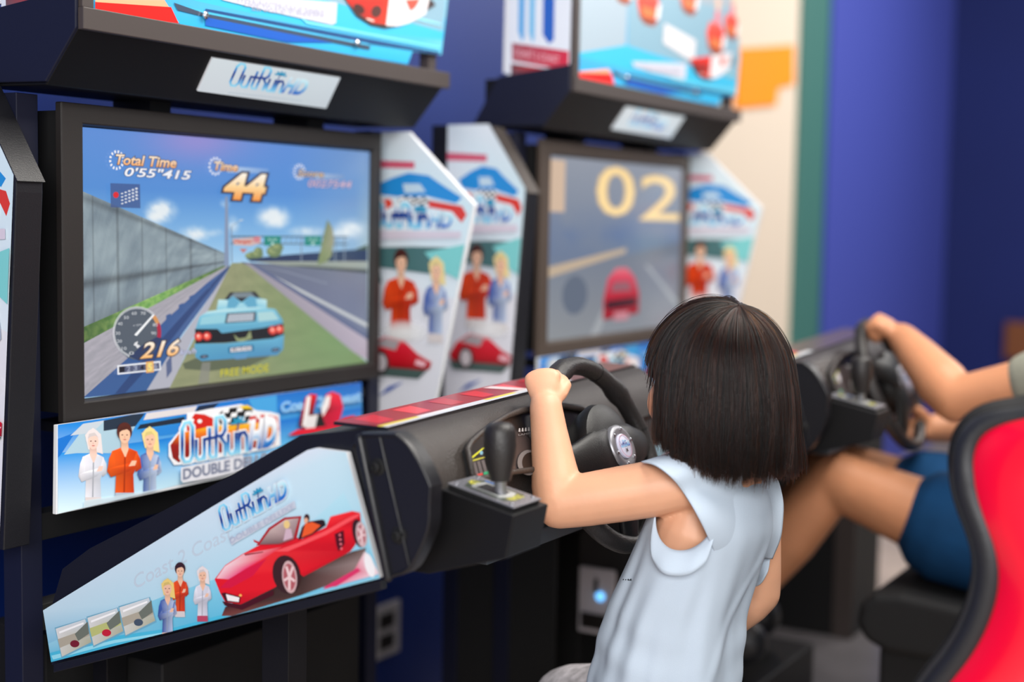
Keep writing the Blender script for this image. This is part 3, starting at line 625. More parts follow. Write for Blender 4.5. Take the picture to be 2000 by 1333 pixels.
def wing_art(par, X, outline, off, tf):
    """tall side art: drawn in fractions (a across from the back edge to the tip, b from the top down)"""
    A = Art('X', X)
    A.P = lambda a, b: np.array((X, outline['yb']+(outline['yf']-outline['yb'])*a, outline['zt']+(outline['zb']-outline['zt'])*b*.87))
    A.clip = [(p[0], p[1]/.87) for p in outline['clip']]
    A.poly(A.clip, (226, 226, 234))
    A.poly([(0, .0), (.7, .0), (1, .25), (1, .62), (0, .52)], None, cols=[(216, 228, 238), (226, 232, 240), (206, 230, 240), (222, 234, 242), (226, 230, 238)])
    A.poly([(0, .10), (.5, .11), (.5, .135), (0, .13)], (206, 90, 116))
    A.poly([(.15, .20), (.30, .17), (.45, .15), (.62, .16), (.72, .19), (.9, .24), (.85, .26), (.6, .235), (.4, .24), (.2, .23)], (36, 140, 214)); A.poly([(.4, .19), (.55, .19), (.6, .22), (.42, .225)], (190, 214, 232))
    A.poly([(.1, .26), (.3, .245), (.32, .27), (.2, .30), (.1, .31)], (226, 70, 50)); A.poly([(.62, .25), (.9, .27), (.94, .30), (.9, .33), (.82, .29), (.62, .275)], (216, 56, 44)); A.poly([(.1, .30), (.22, .285), (.2, .315), (.1, .32)], (244, 180, 60))
    checks(A, (.36, .265), (.62, .27), (.38, .235), 7, 3)
    logo(A, (.16, .345), (.80, .35), (.16, .265), outline=(238, 242, 248))
    A.poly([(.05, .365), (.9, .36), (.9, .385), (.05, .40)], (214, 204, 218))
    A.poly([(.05, .43), (.5, .42), (.95, .42), (.95, .50), (.7, .52), (.2, .50)], (70, 110, 112)); A.poly([(.6, .44), (1, .40), (1, .56), (.72, .50)], (126, 206, 206)); A.poly([(0, .43), (.18, .42), (.24, .56), (0, .52)], (86, 130, 136))
    A.P0 = A.P
    # the two figures keep their proportions: fraction units scaled to the panel
    ws, hs = abs(outline['yf']-outline['yb']), abs(outline['zt']-outline['zb'])*.87
    A.P = lambda a, b: A.P0(a/ws/1000., b/hs/1000.)
    cl = A.clip; A.clip = [(p[0]*ws*1000, p[1]*hs*1000) for p in cl]
    u = lambda a, b: (a*ws*1000, b*hs*1000)
    figure(A, *u(.40, .475), 150, (232, 72, 24), (196, 44, 18), (74, 36, 32), wide=1.1)
    figure(A, *u(.70, .50), 140, (64, 92, 168), (196, 210, 232), (236, 214, 150), wide=.8, long_hair=True)
    x0, y0 = u(.12, .80)
    A.poly([(x0-10, y0+26), (x0+8, y0-2), (x0+40, y0-22), (x0+86, y0-16), (x0+118, y0+8), (x0+150, y0+22), (x0+146, y0+36), (x0+110, y0+40), (x0, y0+40)], None, cols=[(190, 20, 30), (214, 30, 46), (230, 60, 70), (226, 40, 60), (210, 20, 46), (196, 14, 36), (150, 10, 26), (160, 10, 24), (130, 8, 20)])
    A.poly([(x0-10, y0+38), (x0+140, y0+38), (x0+120, y0+56), (x0, y0+56)], (70, 90, 86))
    A.poly([(x0+16, y0-4), (x0+42, y0-20), (x0+76, y0-14), (x0+66, y0+4)], (170, 160, 164)); A.ell(x0+32, y0+30, 19, 24, (60, 50, 52)); A.ell(x0+32, y0+30, 13, 17, (206, 196, 200)); A.poly([(x0+116, y0+18), (x0+140, y0+24), (x0+132, y0+32), (x0+112, y0+28)], (240, 190, 200))
    A.glow(x0+88, y0-34, 62, 24, (255, 255, 255), alpha=.8)
    x0, y0 = u(.28, .965); A.poly([(x0-16, y0+10), (x0+6, y0-10), (x0+42, y0-22), (x0+10, y0-2)], (60, 92, 170))
    return A.build('artwork', M['ink'], par)

def build_cabinet(label, off, display):
    r = thing('arcade_cabinet', label, 'arcade machine', (.35, .15, -.95), off, 'racing arcade cabinets along the blue wall')
    # monitor
    O, I = (-.044, .733, -.031, .431), (-.004, .712, -.004, .402)
    v = []
    for y, q in ((-.010, O), (-.010, I), (.004, (0, .708, 0, .398)), (.002, O)):
        v += [(q[0], y, q[2]), (q[1], y, q[2]), (q[1], y, q[3]), (q[0], y, q[3])]
    f = []
    for a, b in ((0, 4), (4, 8), (12, 0)):
        for k in range(4): f.append((a+k, a+(k+1) % 4, b+(k+1) % 4, b+k))
    bevel(mesh('screen_bezel', v, f, M['bezel_hazed' if off[0] else 'bezel'], r), .002)
    box('monitor_housing', (-.03, .0165, -.02), (.72, .12, .42), M['deep'], r)
    display(r)
    box('mounting_board', (-.098, .125, -.03), (.775, .14, .415), M['deep'], r)
    for xx in (.16, .55): box('hanger', (xx, .02, .425), (xx+.045, .10, .47), M['deep'], r)
    # header
    prof = [(-.104, .552), (-.104, .522), (-.040, .448), (.10, .450), (.10, .552)]
    bevel(prism('header_box', yz(prof, -.098), (.896, 0, 0), M['satin'], r), .002)
    prism('header_side', yz([(-.105, .575), (.064, .556), (.127, .455), (-.045, .452), (-.105, .522)], -.104), (.006, 0, 0), M['navy'], r, bev=.0015)
    box('front_rail', (-.100, -.116, .520), (.805, -.1045, .550), M['rail'], r, bev=.0015)
    # small backlit sign on the sloping face
    n = np.array((0, -(.522-.448), -(.104-.040))); n = n/np.linalg.norm(n)
    p0 = np.array((.3, -.104, .522)); A = Art((p0+n*.003, n), None)
    S4 = [(415, 113), (665, 152), (637, 212), (386, 178)]
    ref = A.P
    pts = [ref(*p) for p in S4]
    sign = prism('header_sign', pts, -n*.0045, M['white'], r)
    A.poly([(415, 113), (665, 152), (637, 212), (386, 178)], None, cols=[(216, 224, 228), (208, 218, 224), (196, 204, 210), (210, 216, 222)])
    logo(A, (447, 166), (585, 186), (466, 124), outline=None)
    A.poly([(445, 178), (588, 194), (590, 198), (444, 181)], (184, 196, 206), a=.6)
    A.build('sign_face', M['backlit'], sign)
    # marquee
    pan = None
    XZ = [(-.075, .545), (.675, .553), (.69, .578), (.785, .582), (.806, .69), (.75, .82), (.70, .90), (-.075, .90)]
    pan = prism('marquee_panel', [(x, -.108, z) for x, z in XZ], (0, .006, 0), M['white'], r)
    marquee_art(pan, -.1085)
    for px_, py_ in ((398, 30), (695, 85)):
        c = U(px_, py_, Y=-.11); lathe('screw', c, (0, -1, 0), [(0, .0035), (.002, .006), (.005, .006), (.0075, .003)], M['chrome'], pan, 14)
    box('corner_post', (.755, -.1, .55), (.78, -.08, .60), M['rail'], r)
    box('marquee_frame', (-.098, -.112, .55), (-.078, -.095, .90), M['rail'], r, bev=.001)
    sd = prism('marquee_side', yz([(-.10, .572), (.055, .563), (.052, .90), (-.10, .90)], -.100), (.006, 0, 0), M['white'], r)
    A = Art('X', -.1005, off=BOFF)
    A.poly([(990, 158), (995, -60), (1118, -60), (1112, 160)], (224, 230, 240)); 
    for k, (x0, x1) in enumerate(((1012, 1026), (1033, 1046), (1060, 1084))): A.poly([(x0, 62+k*3), (x0+2, -60), (x1, -60), (x1-2, 74+k*2), ((x0+x1)/2, 80+k*3)], ((96, 170, 226), (120, 190, 232), (40, 96, 190))[k])
    A.poly([(1000, 84), (1111, 100), (1110, 138), (1000, 118)], None, cols=[(150, 60, 74), (206, 40, 70), (214, 40, 66), (170, 80, 90)]); A.text('COAST 2 COAST', (1004, 108), (1092, 124), (1004, 94), (226, 170, 180), bold=.02)
    A.poly([(998, 124), (1110, 140), (1109, 158), (1050, 148), (998, 146)], None, cols=[(110, 50, 54), (236, 26, 26), (236, 20, 20), (160, 40, 40), (110, 84, 90)]); A.poly([(1020, 145), (1060, 150), (1108, 158), (1108, 163), (1016, 160)], (150, 190, 190))
    A.build('artwork', M['ink'], sd)
    # side wings
    lw = prism('left_wing', yz([(.20, .455), (.060, .455), (.050, .445), (-.034, .318), (-.034, .300), (.0, -.20), (.20, -.20)], -.146), (.046, 0, 0), M['black'], r, bev=.0015)
    prism('edge_cover', [(-.147, .052, .4485), (-.099, .052, .4485), (-.099, -.0365, .314), (-.147, -.0365, .314)], (0, -.0015, .0011), M['taupe_lit' if off[0] else 'black'], lw)
    ol = dict(yb=.16, yf=-.034, zt=.455, zb=-.20, clip=[(0, 0), (.52, 0), (.98, .2), (.97, .24), (.80, 1), (0, 1)])
    wing_art(lw, -.1465, ol, None, None)
    rw = prism('right_wing', yz([(.13, .44), (-.035, .44), (-.187, .302), (-.085, -.16), (.13, -.16)], .785), (.012, 0, 0), M['white'], r, bev=.001)
    o2 = dict(yb=.085, yf=-.187, zt=.44, zb=-.16, clip=[(0, 0), (.44, 0), (.99, .235), (.63, 1), (0, 1)])
    wing_art(rw, .7845, o2, None, None)
    # strip of artwork under the screen
    Q = [U(*p, Y=-.03) for p in ((112, 831), (706, 748), (706, 858), (110, 1006))]
    Q[2] = np.array((Q[1][0], -.03, Q[3][2]+.002))
    st = prism('artwork_strip', Q, (0, .008, 0), M['white'], r, bev=.001)
    A = Art('Y', -.0305); z = c_(100, 740, 3.2258)
    W3 = lambda p: p
    corner = [z(42, 292), z(1955, 22), z(1955, 640), z(42, 850)]
    A.clip = [z(42, 292), z(1955, 22), z(1960, 395), z(42, 852)]
    A.poly(A.clip, None, cols=[(30, 130, 214), (24, 96, 190), (90, 186, 230), (208, 232, 242)])
    A.poly([z(42, 470), z(700, 380), z(1955, 180), z(1955, 395), z(42, 852)], None, cols=[(30, 140, 220), (20, 120, 208), (20, 104, 200), (110, 196, 236), (214, 236, 244)])
    A.poly([z(42, 380), z(150, 340), z(60, 480), z(42, 500)], (20, 110, 200)); A.poly([z(80, 480), z(200, 320), z(330, 270), z(560, 240), z(440, 470), z(160, 470)], (166, 196, 212)); A.poly([z(120, 360), z(200, 285), z(340, 262), z(260, 340)], (190, 200, 210))
    A.poly([z(330, 265), z(520, 225), z(590, 220), z(530, 300), z(330, 330)], (34, 48, 66)); A.poly([z(560, 290), z(840, 240), z(840, 275), z(540, 320)], (30, 40, 56)); A.poly([z(600, 218), z(920, 172), z(900, 215), z(580, 262)], (216, 210, 212)); A.poly([z(930, 172), z(1060, 152), z(1000, 205), z(900, 215)], (26, 40, 66)); A.poly([z(560, 325), z(840, 280), z(840, 340), z(700, 360), z(600, 360)], (40, 130, 210))
    A.poly([z(1240, 130), z(1420, 105), z(1420, 250), z(1300, 240)], (70, 160, 220))
    figure(A, *z(262, 385), 128, (232, 230, 238), (206, 210, 222), (226, 216, 216), skin=(238, 200, 186), wide=.85, long_hair=True)
    figure(A, *z(618, 375), 128, (70, 100, 170), (190, 206, 232), (240, 216, 140), wide=.72, long_hair=True)
    figure(A, *z(458, 345), 132, (236, 92, 22), (206, 60, 12), (84, 36, 28), wide=.98, low=(176, 190, 206))
    A.poly([z(200, 770), z(720, 690), z(720, 760), z(200, 850)], (214, 232, 242), a=.75)
    # flames, checks and the lettering
    A.poly([z(735, 410), z(800, 330), z(850, 300), z(850, 215), z(920, 205), z(990, 190), z(1060, 180), z(1190, 160), z(1290, 200), z(1380, 210), z(1432, 225), z(1440, 420), z(1380, 440), z(830, 540), z(770, 545), z(735, 490)], (236, 236, 240))
    A.poly([z(850, 290), z(900, 220), z(960, 225), z(1040, 260), z(1040, 320), z(850, 330)], (206, 34, 24)); A.poly([z(1240, 240), z(1340, 225), z(1420, 240), z(1430, 330), z(1260, 300)], (206, 34, 24)); A.poly([z(745, 420), z(800, 345), z(1000, 300), z(1400, 270), z(1425, 340), z(1400, 420), z(820, 500), z(800, 530), z(760, 500)], None, cols=[(150, 24, 18), (236, 120, 24), (250, 190, 40), (246, 180, 40), (226, 110, 30), (150, 26, 18), (176, 40, 22), (120, 20, 16), (130, 22, 16)])
    A.poly([z(1040, 230), z(1090, 190), z(1200, 175), z(1265, 195), z(1230, 280), z(1060, 290)], (26, 24, 28))
    for i in range(4):
        for j in range(3):
            if (i+j) % 2 == 0: A.poly([z(1080+i*44+j*6, 190+j*30-i*4), z(1118+i*44+j*6, 186+j*30-i*4), z(1112+i*44+j*6, 214+j*30-i*4), z(1074+i*44+j*6, 218+j*30-i*4)], (240, 240, 242))
    for q in ((880, 262), (930, 268), (1300, 240), (1350, 235)): A.ell(*z(*q), 4.5, 4, (240, 236, 236))
    A.poly([z(1180, 175), z(1230, 165), z(1270, 190), z(1200, 190)], (236, 196, 40))
    logo(A, z(818, 528), z(1385, 428), z(818, 282), outline=(240, 244, 250), hd=[(0, (24, 90, 180)), (.3, (70, 160, 220)), (.6, (236, 240, 246)), (1, (250, 250, 252))])
    A.poly([z(806, 560), z(1200, 480), z(1200, 590), z(820, 655), z(806, 640)], (222, 222, 230)); A.text('DOUBLE DELUXE', z(822, 635), z(1420, 520), z(822, 570), (120, 126, 150), bold=.03, outline=(200, 204, 216))
    A.text('Coast 2 Coast', z(1440, 212), z(1940, 140), z(1440, 150), (120, 186, 236), bold=.01, outline=(190, 222, 246), ow=.03)
    A.poly([z(1570, 310), z(1550, 290), z(1590, 120), z(1620, 95), z(1665, 100), z(1640, 220), z(1690, 215), z(1720, 100), z(1760, 80), z(1810, 100), z(1830, 180), z(1800, 290)], None, cols=[(120, 10, 24)]*2+[(220, 24, 36)]*3+[(90, 20, 24)]*2+[(230, 40, 60)]*3+[(214, 20, 60)]*2)
    A.poly([z(1570, 300), z(1600, 110), z(1625, 110), z(1600, 300)], (236, 232, 232)); A.poly([z(1690, 190), z(1720, 110), z(1750, 105), z(1740, 170), z(1700, 240)], (236, 230, 230)); A.poly([z(1640, 310), z(1650, 240), z(1690, 220), z(1720, 300)], (26, 24, 26)); A.poly([z(1590, 315), z(1600, 235), z(1670, 225), z(1650, 310)], (226, 222, 222))
    A.poly([z(1480, 355), z(1540, 320), z(1800, 290), z(1830, 245), z(1900, 230), z(1910, 300), z(1900, 345)], (220, 24, 50)); A.poly([z(1860, 262), z(1890, 256), z(1892, 280), z(1864, 284)], (70, 10, 16))
    A.build('artwork', M['ink'], st)
    for xx in (.02, .62): box('strip_bracket', (xx, -.022, -.06), (xx+.05, .13, -.045), M['deep'], r)
    # steel frame below and behind
    fr = [((-.098, .02, -.95), (-.060, .058, .44)), ((.74, .02, -.95), (.775, .058, .44)), ((-.098, .15, -.95), (-.060, .188, .44)), ((.74, .15, -.95), (.775, .188, .44))]
    if off[0]: box('side_skirt', (-.096, .059, -.95), (-.088, .149, -.20), M['deep'], r); box('side_skirt', (-.096, -.09, -.90), (-.088, .019, -.30), M['deep'], r)
    for a, b in fr: box('frame_post', a, b, M['navy'], r, bev=.001)
    for zz in (-.205, -.34): box('cross_bar', (-.060, .022, zz), (.74, .056, zz+.04), M['deep'], r, bev=.001)
    for xx in (-.098, .74): box('side_bar', (xx, .058, -.12), (xx+.035, .15, -.085), M['deep'], r, bev=.001)
    for xx in (-.098, .74): box('foot_bar', (xx, -.20, -.95), (xx+.035, .24, -.91), M['deep'], r, bev=.001)
    # lower body of the machine
    box('base_box', (-.02, .062, -.95), (.735, .19, -.36), M['deep'], r, bev=.003)
    return r
cabA = build_cabinet('arcade racing cabinet whose lit screen shows a pale blue car on a road', (0, 0, 0), display_front)
cabB = build_cabinet('arcade racing cabinet whose blurred screen shows a red car, large digits above', BOFF, display_back)

# ------------------------------------------------------------------ driving console (dash, wheel, shifter) on its stand
WC = np.array((.354, -.684, -.062)); RAKE = math.radians(24)
WN = np.array((0, -math.cos(RAKE), math.sin(RAKE))); WU = np.array((0, math.sin(RAKE), math.cos(RAKE))); WX = np.array((1.0, 0, 0)); WR = .136
def wpt(ang, r=WR, h=0.0):
    a = math.radians(ang); return WC+WX*r*math.cos(a)+WU*r*math.sin(a)+WN*h
def build_console(label, off, turn=0.0, red_to=.44):
    r = thing('driving_console', label, 'driving console', (.354, -.3, -.95), off, 'driving consoles in front of the screens')
    XL, XR = -.092, .80; SWEEP = .108
    sw_ = lambda x: SWEEP*(x-XL)
    side = [U(px_, py_, X=XL)[1:] for px_, py_ in ((101, 1300), (99, 1192), (122, 1112), (175, 1072), (300, 1008), (450, 930), (586, 851))]
    nose = [(-.575, .016), (-.632, .019), (-.652, .008), (-.668, -.012), (-.680, -.034), (-.686, -.052), (-.678, -.064), (-.683, -.085), (-.672, -.115), (-.648, -.152), (-.615, -.163)]
    nose = [(y+.010*min(1, max(0, (-.57-y)/.06)), z) for y, z in nose]
    P = [tuple(p) for p in side]+nose
    v = [(XL, p[0], p[1]) for p in P]+[(XR, p[0]+SWEEP*(XR-XL)*min(1, max(0, -p[0]/.55)), p[1]) for p in P]; n = len(P)
    f = [tuple(range(n-1, -1, -1)), tuple(range(n, 2*n))]+[(i, (i+1) % n, n+(i+1) % n, n+i) for i in range(n)]
    fm = [0, 0]+[1 if i >= len(side)-1 and i < n-1 else 0 for i in range(n)]
    o = mesh('dash_body', v, f, None, r, mats=[M['black'], M['dash']], fmat=fm)
    for k, pl in enumerate(o.data.polygons):
        if fm[k] == 1: pl.use_smooth = True
    e = o.modifiers.new('edges', 'EDGE_SPLIT'); e.split_angle = 0.6
    # printed panel on the side
    XP = XL-.012
    sidepts = [(84, 1193), (420, 987), (600, 880), (615, 876), (676, 884), (742, 1130), (100, 1294)]
    pp = prism('side_panel', [U(*p, X=XP) for p in sidepts], (.011, 0, 0), M['white'], r, bev=.002)
    A = Art('X', XP-.0003, clip=sidepts); z = c_(80, 860, 2.941)
    A.poly(sidepts, None, cols=[(196, 222, 236), (206, 224, 238), (214, 224, 236), (212, 222, 234), (196, 224, 236), (150, 210, 230), (60, 170, 210)])
    A.poly([z(20, 1180), z(300, 1060), z(700, 900), z(1000, 800), z(1300, 660), z(1500, 520), z(1740, 300), z(1960, 780), z(60, 1285)], None, cols=[(150, 206, 228), (140, 204, 228), (130, 202, 228), (140, 206, 230), (156, 212, 232), (170, 216, 232), (180, 222, 236), (120, 196, 224), (64, 176, 214)])
    A.poly([z(30, 1230), z(400, 1130), z(760, 1080), z(1060, 1000), z(1060, 1030), z(60, 1290)], (74, 186, 220)); A.poly([z(60, 1240), z(420, 1150), z(760, 1098), z(760, 1108), z(420, 1168), z(70, 1262)], (150, 222, 240))
    A.text('Coast 2 Coast', z(540, 860), z(1100, 560), z(530, 780), (206, 222, 236), bold=.01, a=.8)
    for k, (x0, y0) in enumerate(((85, 1085), (268, 1022), (452, 962))):
        dx, dy = 190, -62
        A.poly([z(x0-6, y0-6), z(x0+dx-14, y0+dy+2), z(x0+dx+24, y0+dy+146), z(x0+34, y0+170)], (110, 170, 196))
        A.poly([z(x0, y0), z(x0+dx-20, y0+dy+6), z(x0+dx+16, y0+dy+138), z(x0+36, y0+160)], None, cols=[(222, 222, 222), (206, 216, 224), (176, 176, 150), (206, 206, 196)])
        A.poly([z(x0+12, y0+60), z(x0+dx-2, y0+dy+60), z(x0+dx+6, y0+dy+100), z(x0+24, y0+110)], (188, 192, 120) if k == 1 else (176, 168, 150)); A.poly([z(x0+110, y0+30), z(x0+dx-6, y0+dy+20), z(x0+dx+2, y0+dy+90), z(x0+130, y0+70)], (110, 116, 104))
        A.ell(*z(x0+110, y0+86), 9, 7, ((120, 30, 40), (196, 30, 50), (70, 84, 100))[k]); A.poly([z(x0+20, y0+16), z(x0+dx-30, y0+dy+24), z(x0+dx-28, y0+dy+34), z(x0+22, y0+28)], (250, 250, 250))
    # ground shadow, car
    A.poly([z(1040, 1010), z(1060, 960), z(1180, 900), z(1510, 760), z(1790, 640), z(1870, 620), z(1850, 700), z(1740, 800), z(1500, 890), z(1100, 1010)], None, cols=[(120, 60, 50), (70, 36, 30), (56, 36, 28), (60, 42, 32), (80, 60, 50), (110, 90, 80), (150, 130, 126), (120, 90, 84), (74, 52, 42), (110, 70, 60)])
    A.poly([z(1620, 860), z(1800, 750), z(1860, 640), z(1890, 660), z(1945, 770), z(1760, 820)], None, cols=[(226, 60, 110), (214, 90, 120), (226, 206, 206), (240, 232, 236), (236, 214, 220), (230, 160, 180)])
    A.poly([z(1620, 850), z(1820, 735), z(1840, 750), z(1700, 840)], (214, 50, 100)); A.ell(*z(1890, 720), 9, 24, (240, 238, 240), rot=-15)
    R1, R2, R3 = (226, 22, 30), (196, 12, 22), (246, 50, 50)
    A.poly([z(1000, 800), z(1060, 720), z(1160, 655), z(1240, 612), z(1300, 590), z(1470, 560), z(1500, 570), z(1640, 500), z(1665, 440), z(1790, 408), z(1836, 418), z(1840, 470), z(1805, 520), z(1810, 600), z(1780, 640), z(1510, 785), z(1480, 760), z(1340, 850), z(1150, 945), z(1060, 930), z(1032, 880)],
           None, cols=[R1, R3, R3, R1, R1, R1, R1, R1, R3, R3, R1, R2, R1, R2, R2, R2, R1, R1, R2, R2, R1])
    A.poly([z(1010, 795), z(1060, 725), z(1165, 656), z(1390, 612), z(1300, 670), z(1180, 740), z(1080, 800)], None, cols=[(240, 190, 200), (244, 214, 220), (240, 180, 190), (226, 60, 70), (232, 60, 80), (236, 50, 110), (232, 110, 150)])
    A.poly([z(1080, 800), z(1180, 740), z(1300, 680), z(1220, 780), z(1090, 850), z(1030, 850)], (214, 20, 60)); A.poly([z(1170, 655), z(1280, 640), z(1278, 646), z(1176, 664)], (150, 20, 30)); A.poly([z(1340, 640), z(1480, 590), z(1640, 520), z(1780, 440), z(1836, 420), z(1830, 436), z(1640, 545), z(1420, 640)], (244, 84, 88))
    A.poly([z(1240, 605), z(1310, 505), z(1400, 445), z(1500, 436), z(1470, 570), z(1390, 602)], (170, 30, 34)); A.poly([z(1258, 600), z(1320, 515), z(1405, 458), z(1484, 448), z(1452, 568), z(1370, 596)], None, cols=[(120, 96, 96), (196, 172, 168), (216, 196, 190), (170, 150, 150), (140, 110, 112), (110, 84, 84)])
    A.poly([z(1228, 585), z(1222, 572), z(1250, 582), z(1262, 600)], (196, 20, 28)); A.poly([z(1478, 575), z(1502, 500), z(1530, 470), z(1620, 456), z(1635, 492), z(1560, 545)], (58, 20, 22)); A.poly([z(1560, 480), z(1630, 458), z(1640, 490), z(1600, 510)], (40, 26, 26))
    A.ell(*z(1530, 448), 5.5, 8, (60, 32, 28)); A.poly([z(1500, 560), z(1520, 480), z(1560, 470), z(1610, 490), z(1560, 535)], (232, 90, 34)); A.ell(*z(1526, 462), 4, 5.5, (226, 170, 140)); A.ell(*z(1415, 485), 6, 8, (232, 200, 130)); A.poly([z(1395, 580), z(1410, 510), z(1440, 510), z(1450, 560)], (206, 176, 190))
    A.poly([z(1690, 540), z(1742, 518), z(1748, 595), z(1712, 640), z(1700, 600)], (80, 10, 18))
    for k in range(4): A.ell(*z(1720+k*3, 545+k*26), 2.2, 2.2, (236, 120, 130))
    A.poly([z(1040, 880), z(1060, 876), z(1150, 900), z(1146, 935), z(1068, 928)], (70, 16, 20)); A.poly([z(1066, 884), z(1144, 904), z(1140, 930), z(1076, 922)], (244, 236, 236)); A.ell(*z(1150, 892), 3, 2.5, (250, 180, 90))
    A.poly([z(1045, 925), z(1150, 950), z(1340, 860), z(1340, 890), z(1160, 975), z(1060, 950)], (70, 14, 18))
    A.ell(*z(1415, 772), 27, 38, (58, 30, 26), rot=-12); A.ell(*z(1432, 786), 14.5, 32, (206, 170, 170), rot=-6); A.ell(*z(1432, 786), 11.5, 26, (176, 90, 96), rot=-6)
    for k in range(5):
        a = math.radians(72*k+20); A.line(*z(1432, 786), *z(1432+32*math.cos(a), 786+74*math.sin(a)), 5, (232, 200, 200))
    A.ell(*z(1830, 535), 12, 28, (56, 26, 24), rot=-12); A.ell(*z(1846, 542), 10.5, 25, (206, 176, 178), rot=-8); A.ell(*z(1846, 542), 7.5, 19, (176, 100, 106), rot=-8)
    for k in range(5):
        a = math.radians(72*k+5); A.line(*z(1846, 542), *z(1846+22*math.cos(a), 542+56*math.sin(a)), 4, (230, 200, 202))
    figure(A, *z(805, 745), 92, (232, 84, 26), (206, 54, 16), (58, 30, 34), wide=.7)
    figure(A, *z(935, 770), 92, (224, 224, 234), (206, 206, 220), (232, 222, 222), wide=.75, long_hair=True, low=(186, 70, 96))
    figure(A, *z(735, 845), 100, (62, 92, 166), (186, 200, 226), (236, 206, 120), wide=.72, long_hair=True, low=(226, 196, 180))
    logo(A, z(1062, 520), z(1420, 330), z(1030, 385), outline=(220, 232, 242))
    A.poly([z(1100, 570), z(1470, 345), z(1480, 385), z(1110, 600)], (210, 214, 226), a=.8); A.text('DOUBLE DELUXE', z(1106, 592), z(1470, 390), z(1096, 562), (170, 178, 198), bold=.02)
    A.build('artwork', M['ink'], pp)
    box('panel_trim', (XL-.006, -.03, 0), (XL-.001, -.02, .0), M['black'], r) if False else None
    a, b = U(104, 1299, X=XL-.012), U(745, 1134, X=XL-.012)
    prism('lower_edge', [a, b, b+np.array((0, .0, -.012)), a+np.array((0, 0, -.012))], (.012, 0, 0), M['black'], r, bev=.001)
    # moulded end cap
    cap = [U(px_, py_, X=-.125)[1:] for px_, py_ in ((682, 872), (700, 848), (768, 848), (792, 868), (814, 900), (830, 932), (838, 952), (828, 966), (836, 990), (834, 1030), (820, 1070), (800, 1108), (786, 1122), (752, 1133))]
    def spl(P_, m_=4):
        o_ = []
        for i in range(len(P_)-1):
            p0, p1, p2, p3 = P_[max(i-1, 0)], P_[i], P_[i+1], P_[min(i+2, len(P_)-1)]
            for k in range(m_):
                t = k/m_; o_.append(.5*((2*p1)+(-p0+p2)*t+(2*p0-5*p1+4*p2-p3)*t*t+(-p0+3*p1-3*p2+p3)*t**3))
        return o_+[P_[-1]]
    cap = [cap[0], cap[1]]+spl(cap[2:7])+spl(cap[8:13])+[cap[13]]
    cc = np.mean([np.min(cap, axis=0), np.max(cap, axis=0)], axis=0)
    v, f = [], []; m_ = len(cap)
    rings = [(-.098, 1.012), (-.116, 1.012), (-.1215, 1.0), (-.1225, .965), (-.119, .95)]
    for x, s in rings: v += [(x, *(cc+(np.array(p)-cc)*s)) for p in cap]
    for i in range(len(rings)-1):
        for k in range(m_): f.append((i*m_+k, i*m_+(k+1) % m_, (i+1)*m_+(k+1) % m_, (i+1)*m_+k))
    f.append(tuple(range((len(rings)-1)*m_, len(rings)*m_)))
    o = mesh('end_cap', v, f, M['black'], r); bevel(o, .0025, 2, .5)
    for (x0, y0), (x1, y1), wd in (((703, 858), (758, 1128), .006), ((742, 856), (800, 1110), .0022)):
        tube('rib', [U(x0, y0, X=-.1195), U(x1, y1, X=-.1195)], [wd, wd], M['black'], o, 10)
    for px_, py_ in ((739, 912), (780, 1046)):
        c = U(px_, py_, X=-.118); lathe('bolt', c, (-1, 0, 0), [(0, .011), (.002, .011), (.003, .007), (.009, .0065), (.010, .004), (.007, .003)], M['deep'], o, 16)
    # flat top with its printed stripe
    tp = prism('top_plate', [(XL, -.616, .0185), (XR, -.616+sw_(XR), .0185), (XR, -.535+sw_(XR), .0185), (XL, -.535, .0185)], (0, 0, .004), M['black'], r)
    A = Art((np.array((0, 0, .0238)), (0, 0, 1.0)), None); 
    A.P = lambda x, y: np.array((x/1000., -.616+(y+632)*.00081+sw_(x/1000.), .0228))
    A.poly([(-92, -632), (800, -632), (800, -532), (-92, -532)], None, cols=[(140, 14, 30) if red_to > .4 else (92, 74, 66), (92, 74, 66), (92, 74, 66), (140, 14, 30) if red_to > .4 else (92, 74, 66)])
    A.poly([(-92, -632), (red_to*1000, -632), (red_to*1000, -532), (-92, -532)], (150, 18, 34))
    for i in range(int((red_to*1000+100)/99)+1):
        x = -92+i*99
        A.poly([(x, -622), (x+99, -622), (x+99, -612), (x, -612)], ((226, 206, 60), (226, 220, 224), (206, 214, 224))[i % 3]); A.poly([(x, -632), (x+99, -632), (x+99, -622), (x, -622)], (206, 210, 218)); A.poly([(x+20, -600), (x+60, -600), (x+80, -545), (x+30, -545)], ((206, 20, 40), (232, 60, 70), (186, 16, 34))[i % 3])
    if red_to > .4: A.poly([(330, -612), (360, -612), (350, -540), (320, -540)], (236, 206, 206))
    A.build('artwork', M['ink'], tp)
    # instrument binnacle on the dash face
    d0, d1 = np.array((XL, -.646, .004)), np.array((XL, -.676, -.062)); u2 = (d0-d1)/np.linalg.norm(d0-d1); n2 = np.cross(np.array((1., SWEEP, 0)), u2); n2 = n2/np.linalg.norm(n2); n2 = -n2 if n2[1] > 0 else n2
    pl0 = np.array((XL, -.663, -.024))+n2*.006
    A = Art((pl0, n2), None)
    op = [(908, 880), (915, 866), (932, 850), (956, 832), (984, 816), (1012, 805), (1050, 797), (1095, 795), (1130, 800), (1160, 815), (1180, 840), (1190, 880), (1180, 905), (1130, 910), (1060, 916), (990, 926), (930, 938), (918, 930)]
    q = [A.P(*p) for p in op]
    ip = prism('instrument_panel', q, -n2*.010, M['deep'], r)
